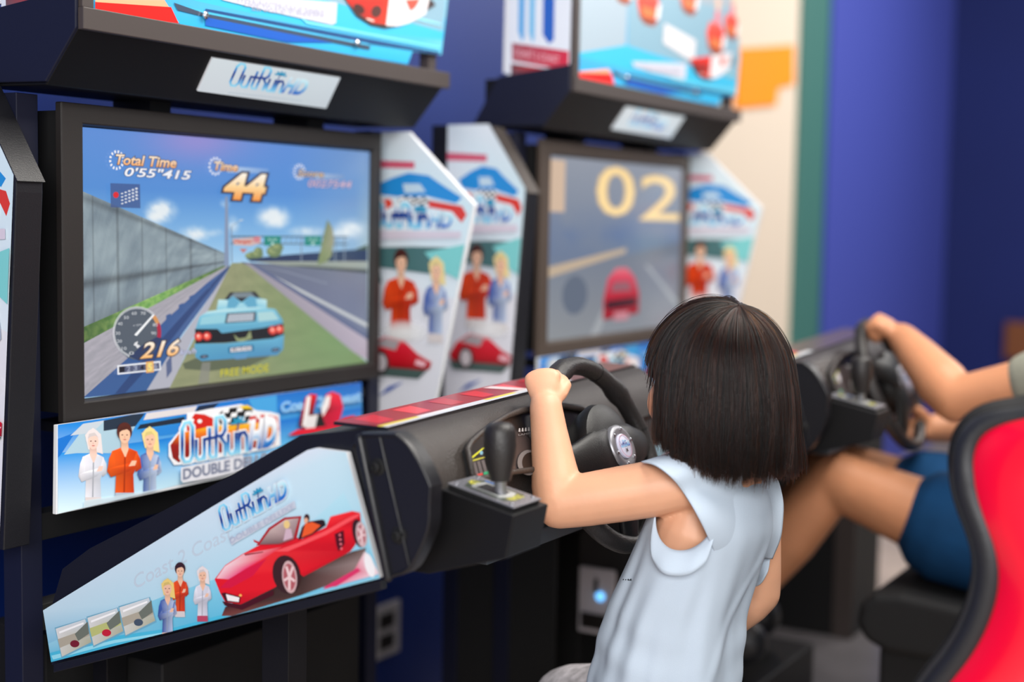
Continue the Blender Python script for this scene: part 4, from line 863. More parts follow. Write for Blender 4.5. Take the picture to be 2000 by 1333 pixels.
    lip = tube('hood', [p+n2*.004 for p in q]+[q[0]+n2*.004, q[1]+n2*.004], [.004]*5+[.005]*6+[.004]*(len(q)-9), M['dash'], ip, 8)
    A.poly(op, (20, 18, 18))
    A.poly([(922, 900), (912, 902), (970, 852), (1010, 840), (1048, 838), (1048, 920), (990, 928), (932, 938)], None, cols=[(44, 38, 38)]*8)
    A.poly([(911, 901), (964, 858), (992, 846), (992, 849), (966, 862), (918, 902)], (214, 212, 40)); A.poly([(911, 901), (952, 891), (952, 893), (916, 904)], (196, 190, 60)); A.poly([(918, 900), (960, 864), (960, 889)], (16, 15, 16)); A.ell(940, 885, 3.2, 4, (120, 170, 190)); A.ell(1000, 880, 42, 38, (60, 52, 52)); A.ell(960, 880, 10, 16, (206, 200, 206))
    for i in range(7):
        for j in range(9): A.poly([(914+i*8.2+j*.9, 907+j*3.4-i*1.9), (920+i*8.2+j*.9, 905.6+j*3.4-i*1.9), (920.6+i*8.2+j*.9, 907.8+j*3.4-i*1.9), (914.6+i*8.2+j*.9, 909.2+j*3.4-i*1.9)], (120, 112, 112))
    A.poly([(928, 928), (940, 925), (941, 933), (930, 936)], (206, 60, 56)); A.poly([(942, 924), (958, 920), (959, 930), (943, 933)], (30, 160, 110)); A.ell(1030, 905, 22, 25, (110, 106, 106)); A.ell(1034, 905, 17, 20, (18, 17, 18)); A.ell(1140, 860, 30, 34, (110, 106, 106)); A.ell(1140, 860, 25, 29, (22, 20, 22))
    for k in range(4): A.poly([(1010+k*6, 845-k*.6), (1014+k*6, 845-k*.6), (1013.4+k*6, 838-k*.6), (1011+k*6, 838-k*.6)], (176, 172, 172))
    A.text('LAMPS', (1010, 853), (1036, 850), (1010, 849), (130, 126, 126))
    A.build('gauge_face', M['ink'], ip)
    # shifter box
    XS = -.058
    lf = [U(px_, py_, X=XS)[1:] for px_, py_ in ((850, 952), (1004, 1008), (988, 1092), (836, 1122))]
    lf = [np.array((-.60, lf[0][1]-.004))]+[np.array(l) for l in lf[:1]]+lf[1:3]+[lf[3]]+[np.array((-.60, lf[3][1]+.0))]
    sb = prism('shifter_box', yz([tuple(l) for l in lf], XS), (.083, 0, 0), M['satin'], r, bev=.0015)
    tA, tB = np.array((XS, *lf[1])), np.array((XS, *lf[2])); sl = (tB-tA)/np.linalg.norm(tB-tA); un = np.array((0, -sl[2], sl[1])); un = un if un[2] > 0 else -un
    A = Art((tA+un*.0072, un), None)
    # plate outline measured along the slope (u) and across the box (x)
    L = np.linalg.norm(tB-tA); pt = lambda u_, x: tA+sl*u_+np.array((x, 0, 0))
    q = [pt(.012, .012), pt(L-.008, .010), pt(L-.008, .072), pt(.012, .074)]
    pb = prism('shifter_plinth', q, un*.005, M['deep'], r)
    q = [p+un*.005 for p in (pt(.010, .010), pt(L-.006, .008), pt(L-.006, .074), pt(.010, .076))]
    pt_ = prism('shifter_plate', q, un*.002, M['silver'], r, bev=.0006)
    A.P = lambda u_, x: pt(u_/1000., x/1000.)+un*.0072
    LL = L*1000
    for i in range(26):
        for j in range(16):
            if abs(i-13) < 9 and 3 < j < 12: continue
            if (i*7+j*5) % 3 == 0: A.poly([(14+i*(LL-24)/26, 12+j*4), (16.5+i*(LL-24)/26, 12+j*4), (16.5+i*(LL-24)/26, 14+j*4), (14+i*(LL-24)/26, 14+j*4)], (96, 92, 100)); A.k -= 1
    A.poly([(28, 20), (LL-26, 18), (LL-18, 40), (LL-26, 66), (28, 66), (20, 44)], (62, 74, 56)); A.poly([(34, 26), (LL-34, 24), (LL-28, 42), (LL-34, 60), (34, 60), (28, 44)], (176, 178, 176)); A.poly([(38, 30), (LL-40, 30), (LL-40, 56), (38, 56)], (20, 20, 20))
    A.text('UP', (20, 52), (20, 36), (31, 52), (226, 220, 60), bold=.02); A.text('DOWN', (LL-30, 56), (LL-30, 28), (LL-20, 56), (216, 212, 70), bold=.02); A.poly([(30, 62), (44, 62), (44, 68), (30, 68)], (70, 110, 170))
    A.build('plate_print', M['ink'], pt_)
    for u_, x in ((.018, .018), (.018, .068), (L-.014, .016), (L-.014, .066)): lathe('screw', pt(u_, x)+un*.0072, un, [(0, .003), (.0012, .003), (.0018, .0015)], M['chrome'], pt_, 10)
    k0 = pt(L*.60, .041)+un*.006; ax = np.array((.03, .05, 1.0)); ax /= np.linalg.norm(ax)
    lv = lathe('shifter_lever', k0, ax, [(-.006, .0075), (.014, .0075), (.016, .009), (.020, .009)], M['silver'], r, 20)
    lathe('knob', k0, ax, [(.016, .012), (.020, .0135), (.045, .0195), (.058, .0205), (.075, .0195), (.082, .017), (.086, .012), (.088, .0)], M['rubber'], lv, 32)
    # steering wheel: rim, centre, three arms, badge
    rim = [wpt(a) for a in range(0, 360, 6)]; v, f = [], []; sg = 14
    for i, c in enumerate(rim):
        a = math.radians(i*6); ra = WX*math.cos(a)+WU*math.sin(a)
        ad = (i*6+turn) % 360; th = .0135+(.003 if (100 < ad < 140 or 35 < ad < 48) else 0)
        for k in range(sg):
            t_ = 2*math.pi*k/sg; v.append(c+ra*th*math.cos(t_)+WN*th*1.05*math.sin(t_))
    nr = len(rim)
    for i in range(nr):
        for k in range(sg): f.append((i*sg+k, ((i+1) % nr)*sg+k, ((i+1) % nr)*sg+(k+1) % sg, i*sg+(k+1) % sg))
    sw = mesh('steering_wheel', v, f, M['rubber'], r, smooth=True)
    for a in (62, 118, 8, 172):
        a += -turn; c = wpt(a); ra = WX*math.cos(math.radians(a))+WU*math.sin(math.radians(a)); tg = np.cross(WN, ra)
        v, f = disc_data(c-tg*.0012, tg, [(0, .0146), (.0024, .0146)], 18); mesh('stitch_band', v, f, M['hub'], sw, smooth=False)
    for a in (0, 180, 262):
        a += -turn
        p = [wpt(a, .02, .02), wpt(a, .055, .020), wpt(a, .09, .012), wpt(a, .125, .002)]
        v, f = tube_data(p, [(.040, .012), (.034, .011), (.026, .010), (.021, .010)], 16, up=WN); mesh('wheel_arm', v, f, M['hub'], sw, smooth=True)
    lathe('wheel_centre', WC, WN, [(-.07, .050), (-.03, .056), (-.008, .068), (.008, .073), (.018, .070), (.025, .056), (.027, .030)], M['hub'], sw, 40)
    lathe('hub_ring', WC, WN, [(.026, .0335), (.032, .0335), (.035, .031), (.036, .026), (.034, .019)], M['silver'], sw, 40)
    bd = lathe('badge', WC, WN, [(.033, .0185), (.0362, .0185), (.0368, .017)], mat('badge_face', (206, 206, 226), 0.3), sw, 32)
    A = Art('Y', 0); A.P = lambda x, y: WC+WN*.0369+WX*x/1000.+WU*y/1000.; A.n = WN
    logo(A, (-13, -1), (14, -1), (-13, 9), outline=None); A.poly([(-3, -9), (0, -8), (4, -9), (2, -6), (4, -3), (0, -5), (-4, -3), (-2, -6)], (70, 60, 60)); A.ring(0, 0, 17, 17, 1.2, (196, 150, 170))
    A.build('badge_print', M['ink'], bd)
    for k in range(6): lathe('screw', wpt(k*60+15, .0262, .0355), WN, [(0, .0026), (.0014, .0026), (.002, .0013)], M['chrome'], sw, 10)
    lathe('steering_column', WC+np.array((0, .0, 0))-WN*.02, -WN, [(0, .040), (.05, .050), (.11, .06)], M['hub'], r, 28)
    # stand
    box('pedestal', (.06, -.10, -.95), (.555, -.02, -.40), M['deep'], r, bev=.003)
    a = U(548, 1200, X=.055); b = U(600, 1200, X=.055)
    for yy in (a[1]-.02,): box('stand_post', (.015, b[1], -.95), (.055, a[1], -.20), M['satin'], r, bev=.001)
    a = U(220, 1290, X=.055); box('stand_post', (.015, a[1]-.03, -.95), (.055, a[1], -.32), M['satin'], r, bev=.001)
    box('lower_lip', (.13, -.625, -.190), (XR-.05, -.57, -.1665), M['lip'], r, bev=.002)
    box('under_tray', (-.05, -.60, -.205), (.76, -.10, -.19), M['deep'], r) if False else None
    box('footplate', (-.02, -.80, -.95), (.74, -.02, -.93), M['plate'], r, bev=.003)
    box('pedal_box', (.18, -.47, -.93), (.56, -.205, -.715), M['satin'], r, bev=.004)
    for xx in (.26, .42):
        prism('pedal', [(xx, -.245, -.69), (xx+.06, -.245, -.69), (xx+.06, -.225, -.56), (xx, -.225, -.56)], (0, .008, .0), M['pedal'], r, bev=.002)
    c0, c1 = U(1130, 1106, X=1.235)-COFF, U(1197, 1246, X=1.235)-COFF
    cd = box('coin_door', (.052, c1[1], c1[2]), (.061, c0[1], c0[2]), M['coin'], r, bev=.003)
    ym = (c0[1]+c1[1])/2; zm = (c0[2]+c1[2])/2
    box('coin_slot', (.049, ym-.004, zm+.02), (.053, ym+.004, zm+.05), M['deep'], cd)
    c = U(1172, 1166, X=1.235)-COFF; lathe('button_lamp', (.052, c[1], c[2]), (-1, 0, 0), [(0, .010), (.004, .010), (.006, .006)], M['bluelamp'], cd, 18)
    box('reject_tray', (.046, c1[1]+.01, c1[2]+.012), (.053, c0[1]-.01, c1[2]+.045), M['bezel'], cd)
    return r
build_console('black driving console the girl steers, red sports car printed on its flank', (0, 0, 0), 0)
build_console('black driving console gripped by the man, half hidden behind the girl', COFF, 25, .06)

# ------------------------------------------------------------------ wall socket
a, b = U(726, 1192, Y=WY-.01), U(780, 1272, Y=WY-.01)
o = thing('power_socket', 'grey double power socket on the blue wall beneath the console', 'socket', (a[0], WY, b[2]))
box('face_plate', (a[0], WY-.012, b[2]), (b[0], WY-.0005, a[2]), M['steelgrey'], o, bev=.003)
for k in (0, 1):
    zc = b[2]+(a[2]-b[2])*(.3+.4*k); box('outlet', (a[0]+.03, WY-.016, zc-.018), (b[0]-.03, WY-.011, zc+.018), M['bezel'], o, bev=.002)

# ------------------------------------------------------------------ things on the floor beyond the far console
box_x = 2.45
a, b = U(1622, 1190, X=box_x), U(1664, 1190, X=box_x)
o = box('footwell_box', (box_x, b[1], -.902), (box_x+.26, .10, -.30), M['deep'], base=(box_x+.13, -.1, -.902), bev=.004); tag(o, 'low dark box with brown front edge behind the man\'s shin', 'box')  # built in place of the far console's dark footwell side
prism('front_edge', [(box_x-.004, b[1]-.004, -.90), (box_x-.004, b[1]+.055, -.90), (box_x-.004, b[1]+.055, -.298), (box_x-.004, b[1]-.004, -.298)], (.004, 0, 0), M['rail'], o)
o = box('foot_platform', (1.966, -1.0, -.95), (2.85, .12, -.902), M['plate'], base=(2.4, -.5, -.95), bev=.006); tag(o, 'low grey platform on the floor under the man\'s feet', 'platform')

# ------------------------------------------------------------------ racing seats
def unit_(v): return np.array(v, float)/np.linalg.norm(v)
def build_seat(label, off):
    r = thing('racing_seat', label, 'seat', (.36, -1.2, -.95), off, 'bucket seats facing the consoles')
    XLf, XRt = .10, .62; xm = (XLf+XRt)/2
    rim = [U(px_, py_, X=XLf) for px_, py_ in ((2060, 792), (1985, 800), (1925, 806), (1885, 828), (1862, 862), (1852, 905), (1855, 950), (1868, 995), (1887, 1040), (1900, 1085), (1900, 1130), (1888, 1180), (1864, 1235), (1830, 1285), (1780, 1340))]
    rim = [np.array((XLf, p[1], p[2])) for p in rim]
    y, zz = rim[-1][1], rim[-1][2]
    rim += [np.array((XLf, y+.035, zz-.09)), np.array((XLf, y+.09, zz-.19)), np.array((XLf, y+.19, zz-.25)), np.array((XLf, y+.34, zz-.28))]
    rim = [np.array((XLf, -1.50, .40)), np.array((XLf, -1.475, .27)), np.array((XLf, -1.43, .165))]+rim
    t0 = np.linspace(0, len(rim)-1, 60); k = np.arange(len(rim)); rim = [np.array([np.interp(t, k, [p[i] for p in rim]) for i in range(3)]) for t in t0]
    for _ in range(3): rim = [rim[0]]+[(rim[i-1]+2*rim[i]+rim[i+1])/4 for i in range(1, len(rim)-1)]+[rim[-1]]
    n = len(rim); tan = [rim[min(i+1, n-1)]-rim[max(i-1, 0)] for i in range(n)]; nor = []
    for t in tan:
        t = t/np.linalg.norm(t); q_ = np.array((0, t[2], -t[1])); nor.append(q_)      # points to the back / underside
    nor = [q_ if q_[1] < 0.2 or True else q_ for q_ in nor]
    if nor[24][1] > 0: nor = [-q_ for q_ in nor]
    for _ in range(12): nor = [unit_(nor[max(i-1, 0)]+nor[i]+nor[min(i+1, n-1)]) for i in range(n)]
    rad_ = [unit_((0, -1.70-p[1], (-.22-p[2])*(1 if p[2] < .05 else max(0, 1-(p[2]-.05)/.1)))) for p in rim]
    tp = lambda i: min(1., abs(i-9)/15)
    sec = [(0, .0), (-.012, .025), (-.016, .06), (-.006, .11), (.03, .155), (.09, .185), (.17, .20), (.26, .205)]
    sec = sec+[(.52-a, b) for a, b in sec[-2::-1]]
    def shell(dx, dn):
        v, f = [], []; m_ = len(sec)
        for i in range(n):
            for a, b in sec:
                bb = b-.012*(1-tp(i))
                a2 = a+(dx if a < .26 else -dx if a > .26 else 0)
                v.append(rim[i]+np.array((a2, 0, 0))+rad_[i]*(bb-dn))
        for i in range(n-1):
            for k_ in range(m_-1): f.append((i*m_+k_, i*m_+k_+1, (i+1)*m_+k_+1, (i+1)*m_+k_))
        return v, f
    v, f = shell(0, -.022); o = mesh('shell', v, f, M['red'], r, smooth=True); s = o.modifiers.new('thick', 'SOLIDIFY'); s.thickness = .006; s.offset = 0
    sb_ = o.modifiers.new('sub', 'SUBSURF'); sb_.levels = sb_.render_levels = 1
    v, f = shell(.024, .0); o = mesh('lining', v, f, M['cushion'], r, smooth=True); s = o.modifiers.new('thick', 'SOLIDIFY'); s.thickness = .02; s.offset = 0
    for sgn in (0, 1):
        X_ = XLf if not sgn else XRt
        v, f = tube_data([np.array((X_+(.004 if not sgn else -.004), p[1], p[2]))+nor[i]*(.006+.011*tp(i)) for i, p in enumerate(rim)], [(.008+.009*tp(i), .009+.009*tp(i)) for i in range(n)], 14, up=(1, 0, 0)); mesh('edge_roll', v, f, M['vinyl'], r, smooth=True)
    fy, fz = -.66, -.50
    pr = [(fy, fz+.02), (fy+.005, fz-.02), (fy-.01, fz-.055), (fy-.06, fz-.075), (-1.18, fz-.075), (-1.18, fz+.03), (fy-.25, fz+.035), (fy-.08, fz+.05), (fy-.03, fz+.042)]
    o = prism('cushion', yz(pr, .115), (.49, 0, 0), M['cushion'], r, bev=.018, seg=4)
    box('seat_base', (.15, -1.20, -.95), (.57, fy-.035, fz-.07), M['cushion'], r, bev=.01)
    box('seat_stay', (.26, -1.30, -.95), (.46, -1.2, -.60), M['satin'], r, bev=.004)
    return r
build_seat('red shelled bucket seat with black edge roll behind the girl', (0, 0, 0))
build_seat('bucket seat with black cushion that the man in navy shorts sits on', (1.185, -.13, 0))

# ------------------------------------------------------------------ people
def remesh(name, parts, m, voxel, smooth=6, base=None, parent=None):
    V, F = merge(*parts)
    o = mesh(name, V, F, m, parent, base=base)
    md = o.modifiers.new('r', 'REMESH'); md.mode = 'VOXEL'; md.voxel_size = voxel
    sm = o.modifiers.new('s', 'SMOOTH'); sm.factor = .5; sm.iterations = smooth
    me = bpy.data.meshes.new_from_object(o.evaluated_get(bpy.context.evaluated_depsgraph_get()))
    old = o.data; o.modifiers.clear(); o.data = me; bpy.data.meshes.remove(old)
    if not me.materials: me.materials.append(m)
    me.polygons.foreach_set('use_smooth', [True]*len(me.polygons)); me.update()
    return o
def ellipsoid(c, a, b, d, X, Y, Z, nu=24, nv=16):
    v, f = [], []; c = np.array(c, float)
    for j in range(1, nv):
        t = math.pi*j/nv
        for i in range(nu):
            p = 2*math.pi*i/nu; v.append(c+X*a*math.sin(t)*math.cos(p)+Y*b*math.sin(t)*math.sin(p)+Z*d*math.cos(t))
    for j in range(nv-2):
        for i in range(nu): f.append((j*nu+i, (j+1)*nu+i, (j+1)*nu+(i+1) % nu, j*nu+(i+1) % nu))
    n = len(v); v += [c+Z*d, c-Z*d]
    for i in range(nu): f.append((n, i, (i+1) % nu)); f.append((n+1, (nv-2)*nu+(i+1) % nu, (nv-2)*nu+i))
    return v, f
def unit(v): v = np.array(v, float); return v/np.linalg.norm(v)
def hand_parts(wrist, d, back, side, s=1.0, curl=(35, 75, 60), spread=.17):
    """palm and five bent fingers. d: wrist to knuckles, back: out of the hand's back, side: towards the thumb"""
    d, back, side = unit(d), unit(back), unit(side); out = []
    k = lambda a, b, c: wrist+s*(d*a+side*b+back*c)
    out.append(tube_data([k(-.012, 0, 0), k(.012, 0, .001), k(.034, 0, .003), k(.052, -.001, .003)], [(s*.0165, s*.0125), (s*.020, s*.0125), (s*.026, s*.0125), (s*.0265, s*.0105)], 16, up=back))
    for i, (o_, ln) in enumerate(((.0195, .92), (.0065, 1.0), (-.0065, .95), (-.0185, .76))):
        p = k(.050-.004*abs(i-1), o_, .004); dr = unit(d+side*spread*(1-i*.68)*.4); pts = [k(.028, o_*.8, .003), p]; ang = 0; rad = [s*.0088, s*.0088]
        for ln_, c in zip((.027, .019, .014), curl):
            ang += math.radians(c); q_ = dr*math.cos(ang)-back*math.sin(ang); p = p+q_*s*ln_*ln; pts.append(p); rad.append(rad[-1]*.91)
        out.append(tube_data(pts, rad, 12, up=side))
    th = [k(.010, .014, -.002), k(.022, .026, -.007), k(.037, .034, -.014), k(.050, .030, -.022)]
    out.append(tube_data(th, [s*.011, s*.0105, s*.0092, s*.0078], 12, up=back))
    return out
UPV = np.array((0, 0, 1.0))
# --- the girl
hc = U(1399, 728, d=1.945)                              # centre of the skull
haz = math.radians(66); HF = np.array((math.cos(haz), math.sin(haz), -.05)); HF = unit(HF); HL = unit(np.cross(UPV, HF)); HU = np.cross(HF, HL)
taz = math.radians(78); TF = np.array((math.cos(taz), math.sin(taz), 0)); TL = np.array((-math.sin(taz), math.cos(taz), 0))
c_sh = U(1400, 945, d=1.955); c_ch = U(1384, 1030, d=1.965); c_wa = U(1322, 1190, d=1.99); c_he = U(1300, 1325, d=2.01)
c_hip = c_he+np.array((.0, .01, -.07))
sL = U(1338, 945, d=1.905); sR = U(1474, 968, d=2.03)
hand_ang = 120
grip = wpt(hand_ang)
eL = U(1092, 985, d=1.925); wL = U(1066, 796, d=1.972)
kn = U(1055, 712, d=2.0)
# right arm: hangs, bent, hand forward on her lap
eR = U(1482, 1158, d=2.06); wR = U(1375, 1262, d=2.09)
parts = [tube_data([c_hip, c_he, c_wa, c_ch, c_sh+np.array((0, 0, -.01))], [(.098, .070), (.095, .070), (.088, .066), (.092, .066), (.075, .045)], 24, up=TF),
         tube_data([c_sh+np.array((0, 0, -.02)), (c_sh+hc)/2, hc-HU*.03], [.040, .034, .036], 16),
         ellipsoid(hc-HF*.004, .082, .070, .092, HF, HL, HU), ellipsoid(hc+HF*.030-HU*.045, .046, .050, .052, HF, HL, HU),
         ellipsoid(hc+HF*.085-HU*.030, .012, .009, .012, HF, HL, HU, 12, 8), ellipsoid(hc+HF*.048-HU*.042+HL*.046, .030, .029, .034, HF, HL, HU, 12, 8), ellipsoid(hc+HF*.048-HU*.042-HL*.046, .030, .029, .034, HF, HL, HU, 12, 8),
         ellipsoid(hc+HL*.070-HU*.022, .016, .008, .022, HF, HL, HU, 12, 8), ellipsoid(hc-HL*.070-HU*.022, .016, .008, .022, HF, HL, HU, 12, 8)]
def arm(s, e, w_, r0):
    m1, m2 = s*.5+e*.5, e*.6+w_*.4
    return [tube_data([s, s*.75+e*.25, m1, s*.2+e*.8, e], [r0*.92, r0*1.0, r0*.98, r0*.94, r0*.88], 18), tube_data([e, e*.8+w_*.2, m2, e*.25+w_*.75, w_], [r0*.88, r0*.90, r0*.80, r0*.66, r0*.60], 18)]
parts += arm(sL, eL, wL, .0385)+arm(sR, eR, wR, .0355)
parts += [tube_data([c_sh-TL*.0, sL], [.05, .038], 16), tube_data([c_sh, sR], [.05, .038], 16)]
# left hand closes over the rim; its back faces the camera
camdir = unit(CP-wL); hd = unit(kn-wL); hb = unit(camdir-(camdir@hd)*hd+CM[1]*.25-CM[0]*.1); hb = unit(hb-(hb@hd)*hd); hs = unit(np.cross(hb, hd)); hs = hs if hs@CM[0] > 0 else -hs
parts += hand_parts(wL, hd, hb, hs, s=.93, curl=(58, 80, 55))
dR = unit(TF+np.array((0, 0, -.25))); parts += hand_parts(wR, dR, UPV, np.cross(UPV, dR), s=.85, curl=(20, 30, 25))
# legs
for sgn in (1, -1):
    hp = c_hip+TL*.058*sgn+np.array((0, 0, .0)); kne = hp+TF*.26+TL*.03*sgn+np.array((0, 0, -.058)); an = kne-TF*.07+np.array((0, 0, -.27))
    parts += [tube_data([hp, hp*.5+kne*.5, kne], [.068, .058, .046], 18), tube_data([kne, kne*.65+an*.35, an], [.045, .045, .028], 18), tube_data([an-TF*.015, an+TF*.06+np.array((0, 0, -.03)), an+TF*.12+np.array((0, 0, -.04))], [.026, .024, .016], 14)]
    if sgn == 1: hipL, kneL = hp, kne
    else: hipR, kneR = hp, kne
girl = remesh('person', parts, M['skin'], .0033, 5, base=(c_hip[0], c_hip[1], c_hip[2]-.07))
tag(girl, 'girl with a dark bob and pale blue sleeveless top gripping a steering wheel', 'person')
for sgn in (1, -1):
    ec = hc+HF*.072-HU*.006+HL*.029*sgn
    e = mesh('eye', *ellipsoid(ec, .0115, .0115, .0115, HF, HL, HU, 14, 10), M['eye'], girl, smooth=True); mesh('iris', *ellipsoid(ec+HF*.008, .0045, .0055, .0055, HF, HL, HU, 12, 8), M['iris'], e, smooth=True)
mesh('mouth', *ellipsoid(hc+HF*.073-HU*.058, .006, .017, .006, HF, HL, HU, 14, 8), M['lips'], girl, smooth=True)

# shirt: loose body with folds, an arm hole on each side and a flared cap sleeve
KS = [(-.02, c_sh+np.array((0, 0, .012)), .040, .036), (.06, c_sh, .090, .052), (.16, c_sh*.6+c_ch*.4, .103, .068), (.30, c_ch, .103, .077), (.5, c_ch*.55+c_wa*.45, .100, .080), (.72, c_wa, .102, .084), (1.0, c_he, .116, .094), (1.12, c_he+(c_he-c_wa)*.28, .118, .096)]
NT, NP = 110, 200
ts = np.linspace(-.02, 1.12, NT+1)
ring = np.array([[*k[1], k[2], k[3]] for k in KS]); ring = np.stack([np.interp(ts, [k[0] for k in KS], ring[:, m]) for m in range(5)], 1)
for _ in range(40): ring[1:-1] = (ring[:-2]+2*ring[1:-1]+ring[2:])/4
V = []
for i in range(NT+1):
    t = ts[i]; c, a, b = ring[i, :3], ring[i, 3], ring[i, 4]
    for j in range(NP):
        ph = 2*math.pi*j/NP; cs, sn = math.cos(ph), math.sin(ph)
        x, y = a*math.copysign(abs(cs)**.9, cs), b*math.copysign(abs(sn)**.92, sn)
        w1 = min(1, max(0, (t-.12)*1.6))
        fold = .0030*math.sin(6*ph+1.6*math.sin(2.2*t)+1.0)*w1+.0016*math.sin(11*ph-3*t+2*math.sin(2*ph))*w1+.0012*math.sin(4*ph+7*t)+.0007*math.sin(19*ph+5*t)*w1
        fold += .0030*math.exp(-((((ph-4.2)*1.0-(t-.35)*1.3))/.10)**2)*w1 - .0026*math.exp(-((((ph-3.6)-(t-.4)*.7))/.09)**2)*w1
        fold += .0020*math.sin(38*(t+.05*math.sin(2*ph)))*math.exp(-((t-.86)/.14)**2)*(.5+.5*math.sin(2*ph+1))
        k = 1+fold/max(.05, math.hypot(x, y))
        V.append(c+TL*x*k+TF*y*k)
hole = [(sL+TL*.014+CM[0]*.016+np.array((0, 0, -.032)), .048), (sR-TL*.012+np.array((0, 0, -.05)), .046)]
def fld(p):
    o_ = 9.0
    for hc_, hr in hole:
        d_ = p-hc_; d_ = np.array((d_@TL*.55, d_@TF*1.15, d_[2]*.85)); o_ = min(o_, np.linalg.norm(d_)-hr)
    return o_
fv = [fld(v) for v in V]; F = []; cut = {}; edge = []
for i in range(NT):
    for j in range(NP):
        q_ = (i*NP+j, i*NP+(j+1) % NP, (i+1)*NP+(j+1) % NP, (i+1)*NP+j)
        if all(fv[k] >= 0 for k in q_): F.append(q_); continue
        if all(fv[k] < 0 for k in q_): continue
        o_, cs_ = [], []
        for k in range(4):
            a_, b_ = q_[k], q_[(k+1) % 4]
            if fv[a_] >= 0: o_.append(a_)
            if (fv[a_] >= 0) != (fv[b_] >= 0):
                ky = (min(a_, b_), max(a_, b_))
                if ky not in cut:
                    f_ = fv[ky[0]]/(fv[ky[0]]-fv[ky[1]]); V.append(V[ky[0]]+(V[ky[1]]-V[ky[0]])*f_); cut[ky] = len(V)-1
                o_.append(cut[ky]); cs_.append(cut[ky])
        if len(o_) >= 3: F.append(tuple(o_))
# rolled hem round each arm hole, and a band of cloth hanging from its lower half
bands = []
for hi, (hc_, hr) in enumerate(hole):
    pts = [V[k] for k in cut.values() if np.linalg.norm(V[k]-hc_) < .12]
    cen = np.mean(pts, axis=0); out = unit(TL*(1 if hi == 0 else -1)-TF*.3)
    e1 = unit(np.cross(out, UPV)); ang = lambda p: math.atan2((p-cen)@UPV, (p-cen)@e1)
    pts = sorted(pts, key=ang); m_ = 64
    an_ = np.array([ang(p) for p in pts]); tt = np.linspace(-math.pi, math.pi, m_, endpoint=False)
    lp = np.stack([np.interp(tt, an_, np.array(pts)[:, k], period=2*math.pi) for k in range(3)], 1)
    for _ in range(4): lp = (np.roll(lp, 1, 0)+2*lp+np.roll(lp, -1, 0))/4
    bv, bf = [], []
    for i in range(m_):
        low = min(1, max(0, .25-math.sin(tt[i])*1.3))
        for k in range(7):
            f_ = k/6; bv.append(lp[i]+out*(.001+.011*math.sin(f_*1.5)*low+.0015*math.sin(i*.7)*f_*low)+np.array((0, 0, -.026*f_*low))-unit(lp[i]-cen)*.001+unit(lp[i]-cen)*.006*f_*low)
    for i in range(m_):
        for k in range(6): bf.append((i*7+k, ((i+1) % m_)*7+k, ((i+1) % m_)*7+k+1, i*7+k+1))
    bands.append((bv, bf))
def flap(seam, hem, n_=40, m_=12, ruffle=.0025, bow=.012):
    """a strip of cloth from a shoulder seam out to its free edge"""
    si = lambda L_, t: np.array([np.interp(t*(len(L_)-1), range(len(L_)), [p[k] for p in L_]) for k in range(3)])
    def sm(L_):
        P_ = [si(L_, t) for t in np.linspace(0, 1, n_+1)]
        for _ in range(10): P_ = [P_[0]]+[(P_[i-1]+2*P_[i]+P_[i+1])/4 for i in range(1, n_)]+[P_[-1]]
        return P_
    S_, H_ = sm(seam), sm(hem); v, f = [], []
    for i in range(n_+1):
        for j in range(m_+1):
            f_ = j/m_; b = S_[i]*(1-f_)+H_[i]*f_; o_ = bow*math.sin(math.pi*f_)
            v.append(b+CM[1]*o_*.35-CM[2]*(o_*.8+ruffle*math.sin(i*.55)*f_))
    for i in range(n_):
        for j in range(m_): f.append((i*(m_+1)+j, (i+1)*(m_+1)+j, (i+1)*(m_+1)+j+1, i*(m_+1)+j+1))
    return v, f
from mathutils.bvhtree import BVHTree
tb_ = BVHTree.FromPolygons([Vector(v) for v in V], F)
def near(px_, py_, lift, dflt):
    """a point on the loose body of the top seen at this spot, raised by lift"""
    d_ = U(px_, py_, d=1.0)-CP; h = tb_.ray_cast(Vector(CP), Vector(d_))
    t = (np.array(h[0])-CP)@d_/(d_@d_) if h[0] is not None else dflt
    if abs(t-dflt) > .06: t = dflt
    return CP+d_*(t-lift)
FQ = [(i*NP+j, i*NP+(j+1) % NP, (i+1)*NP+(j+1) % NP, (i+1)*NP+j) for i in range(NT) for j in range(NP)]
tb_ = BVHTree.FromPolygons([Vector(v) for v in V], FQ)
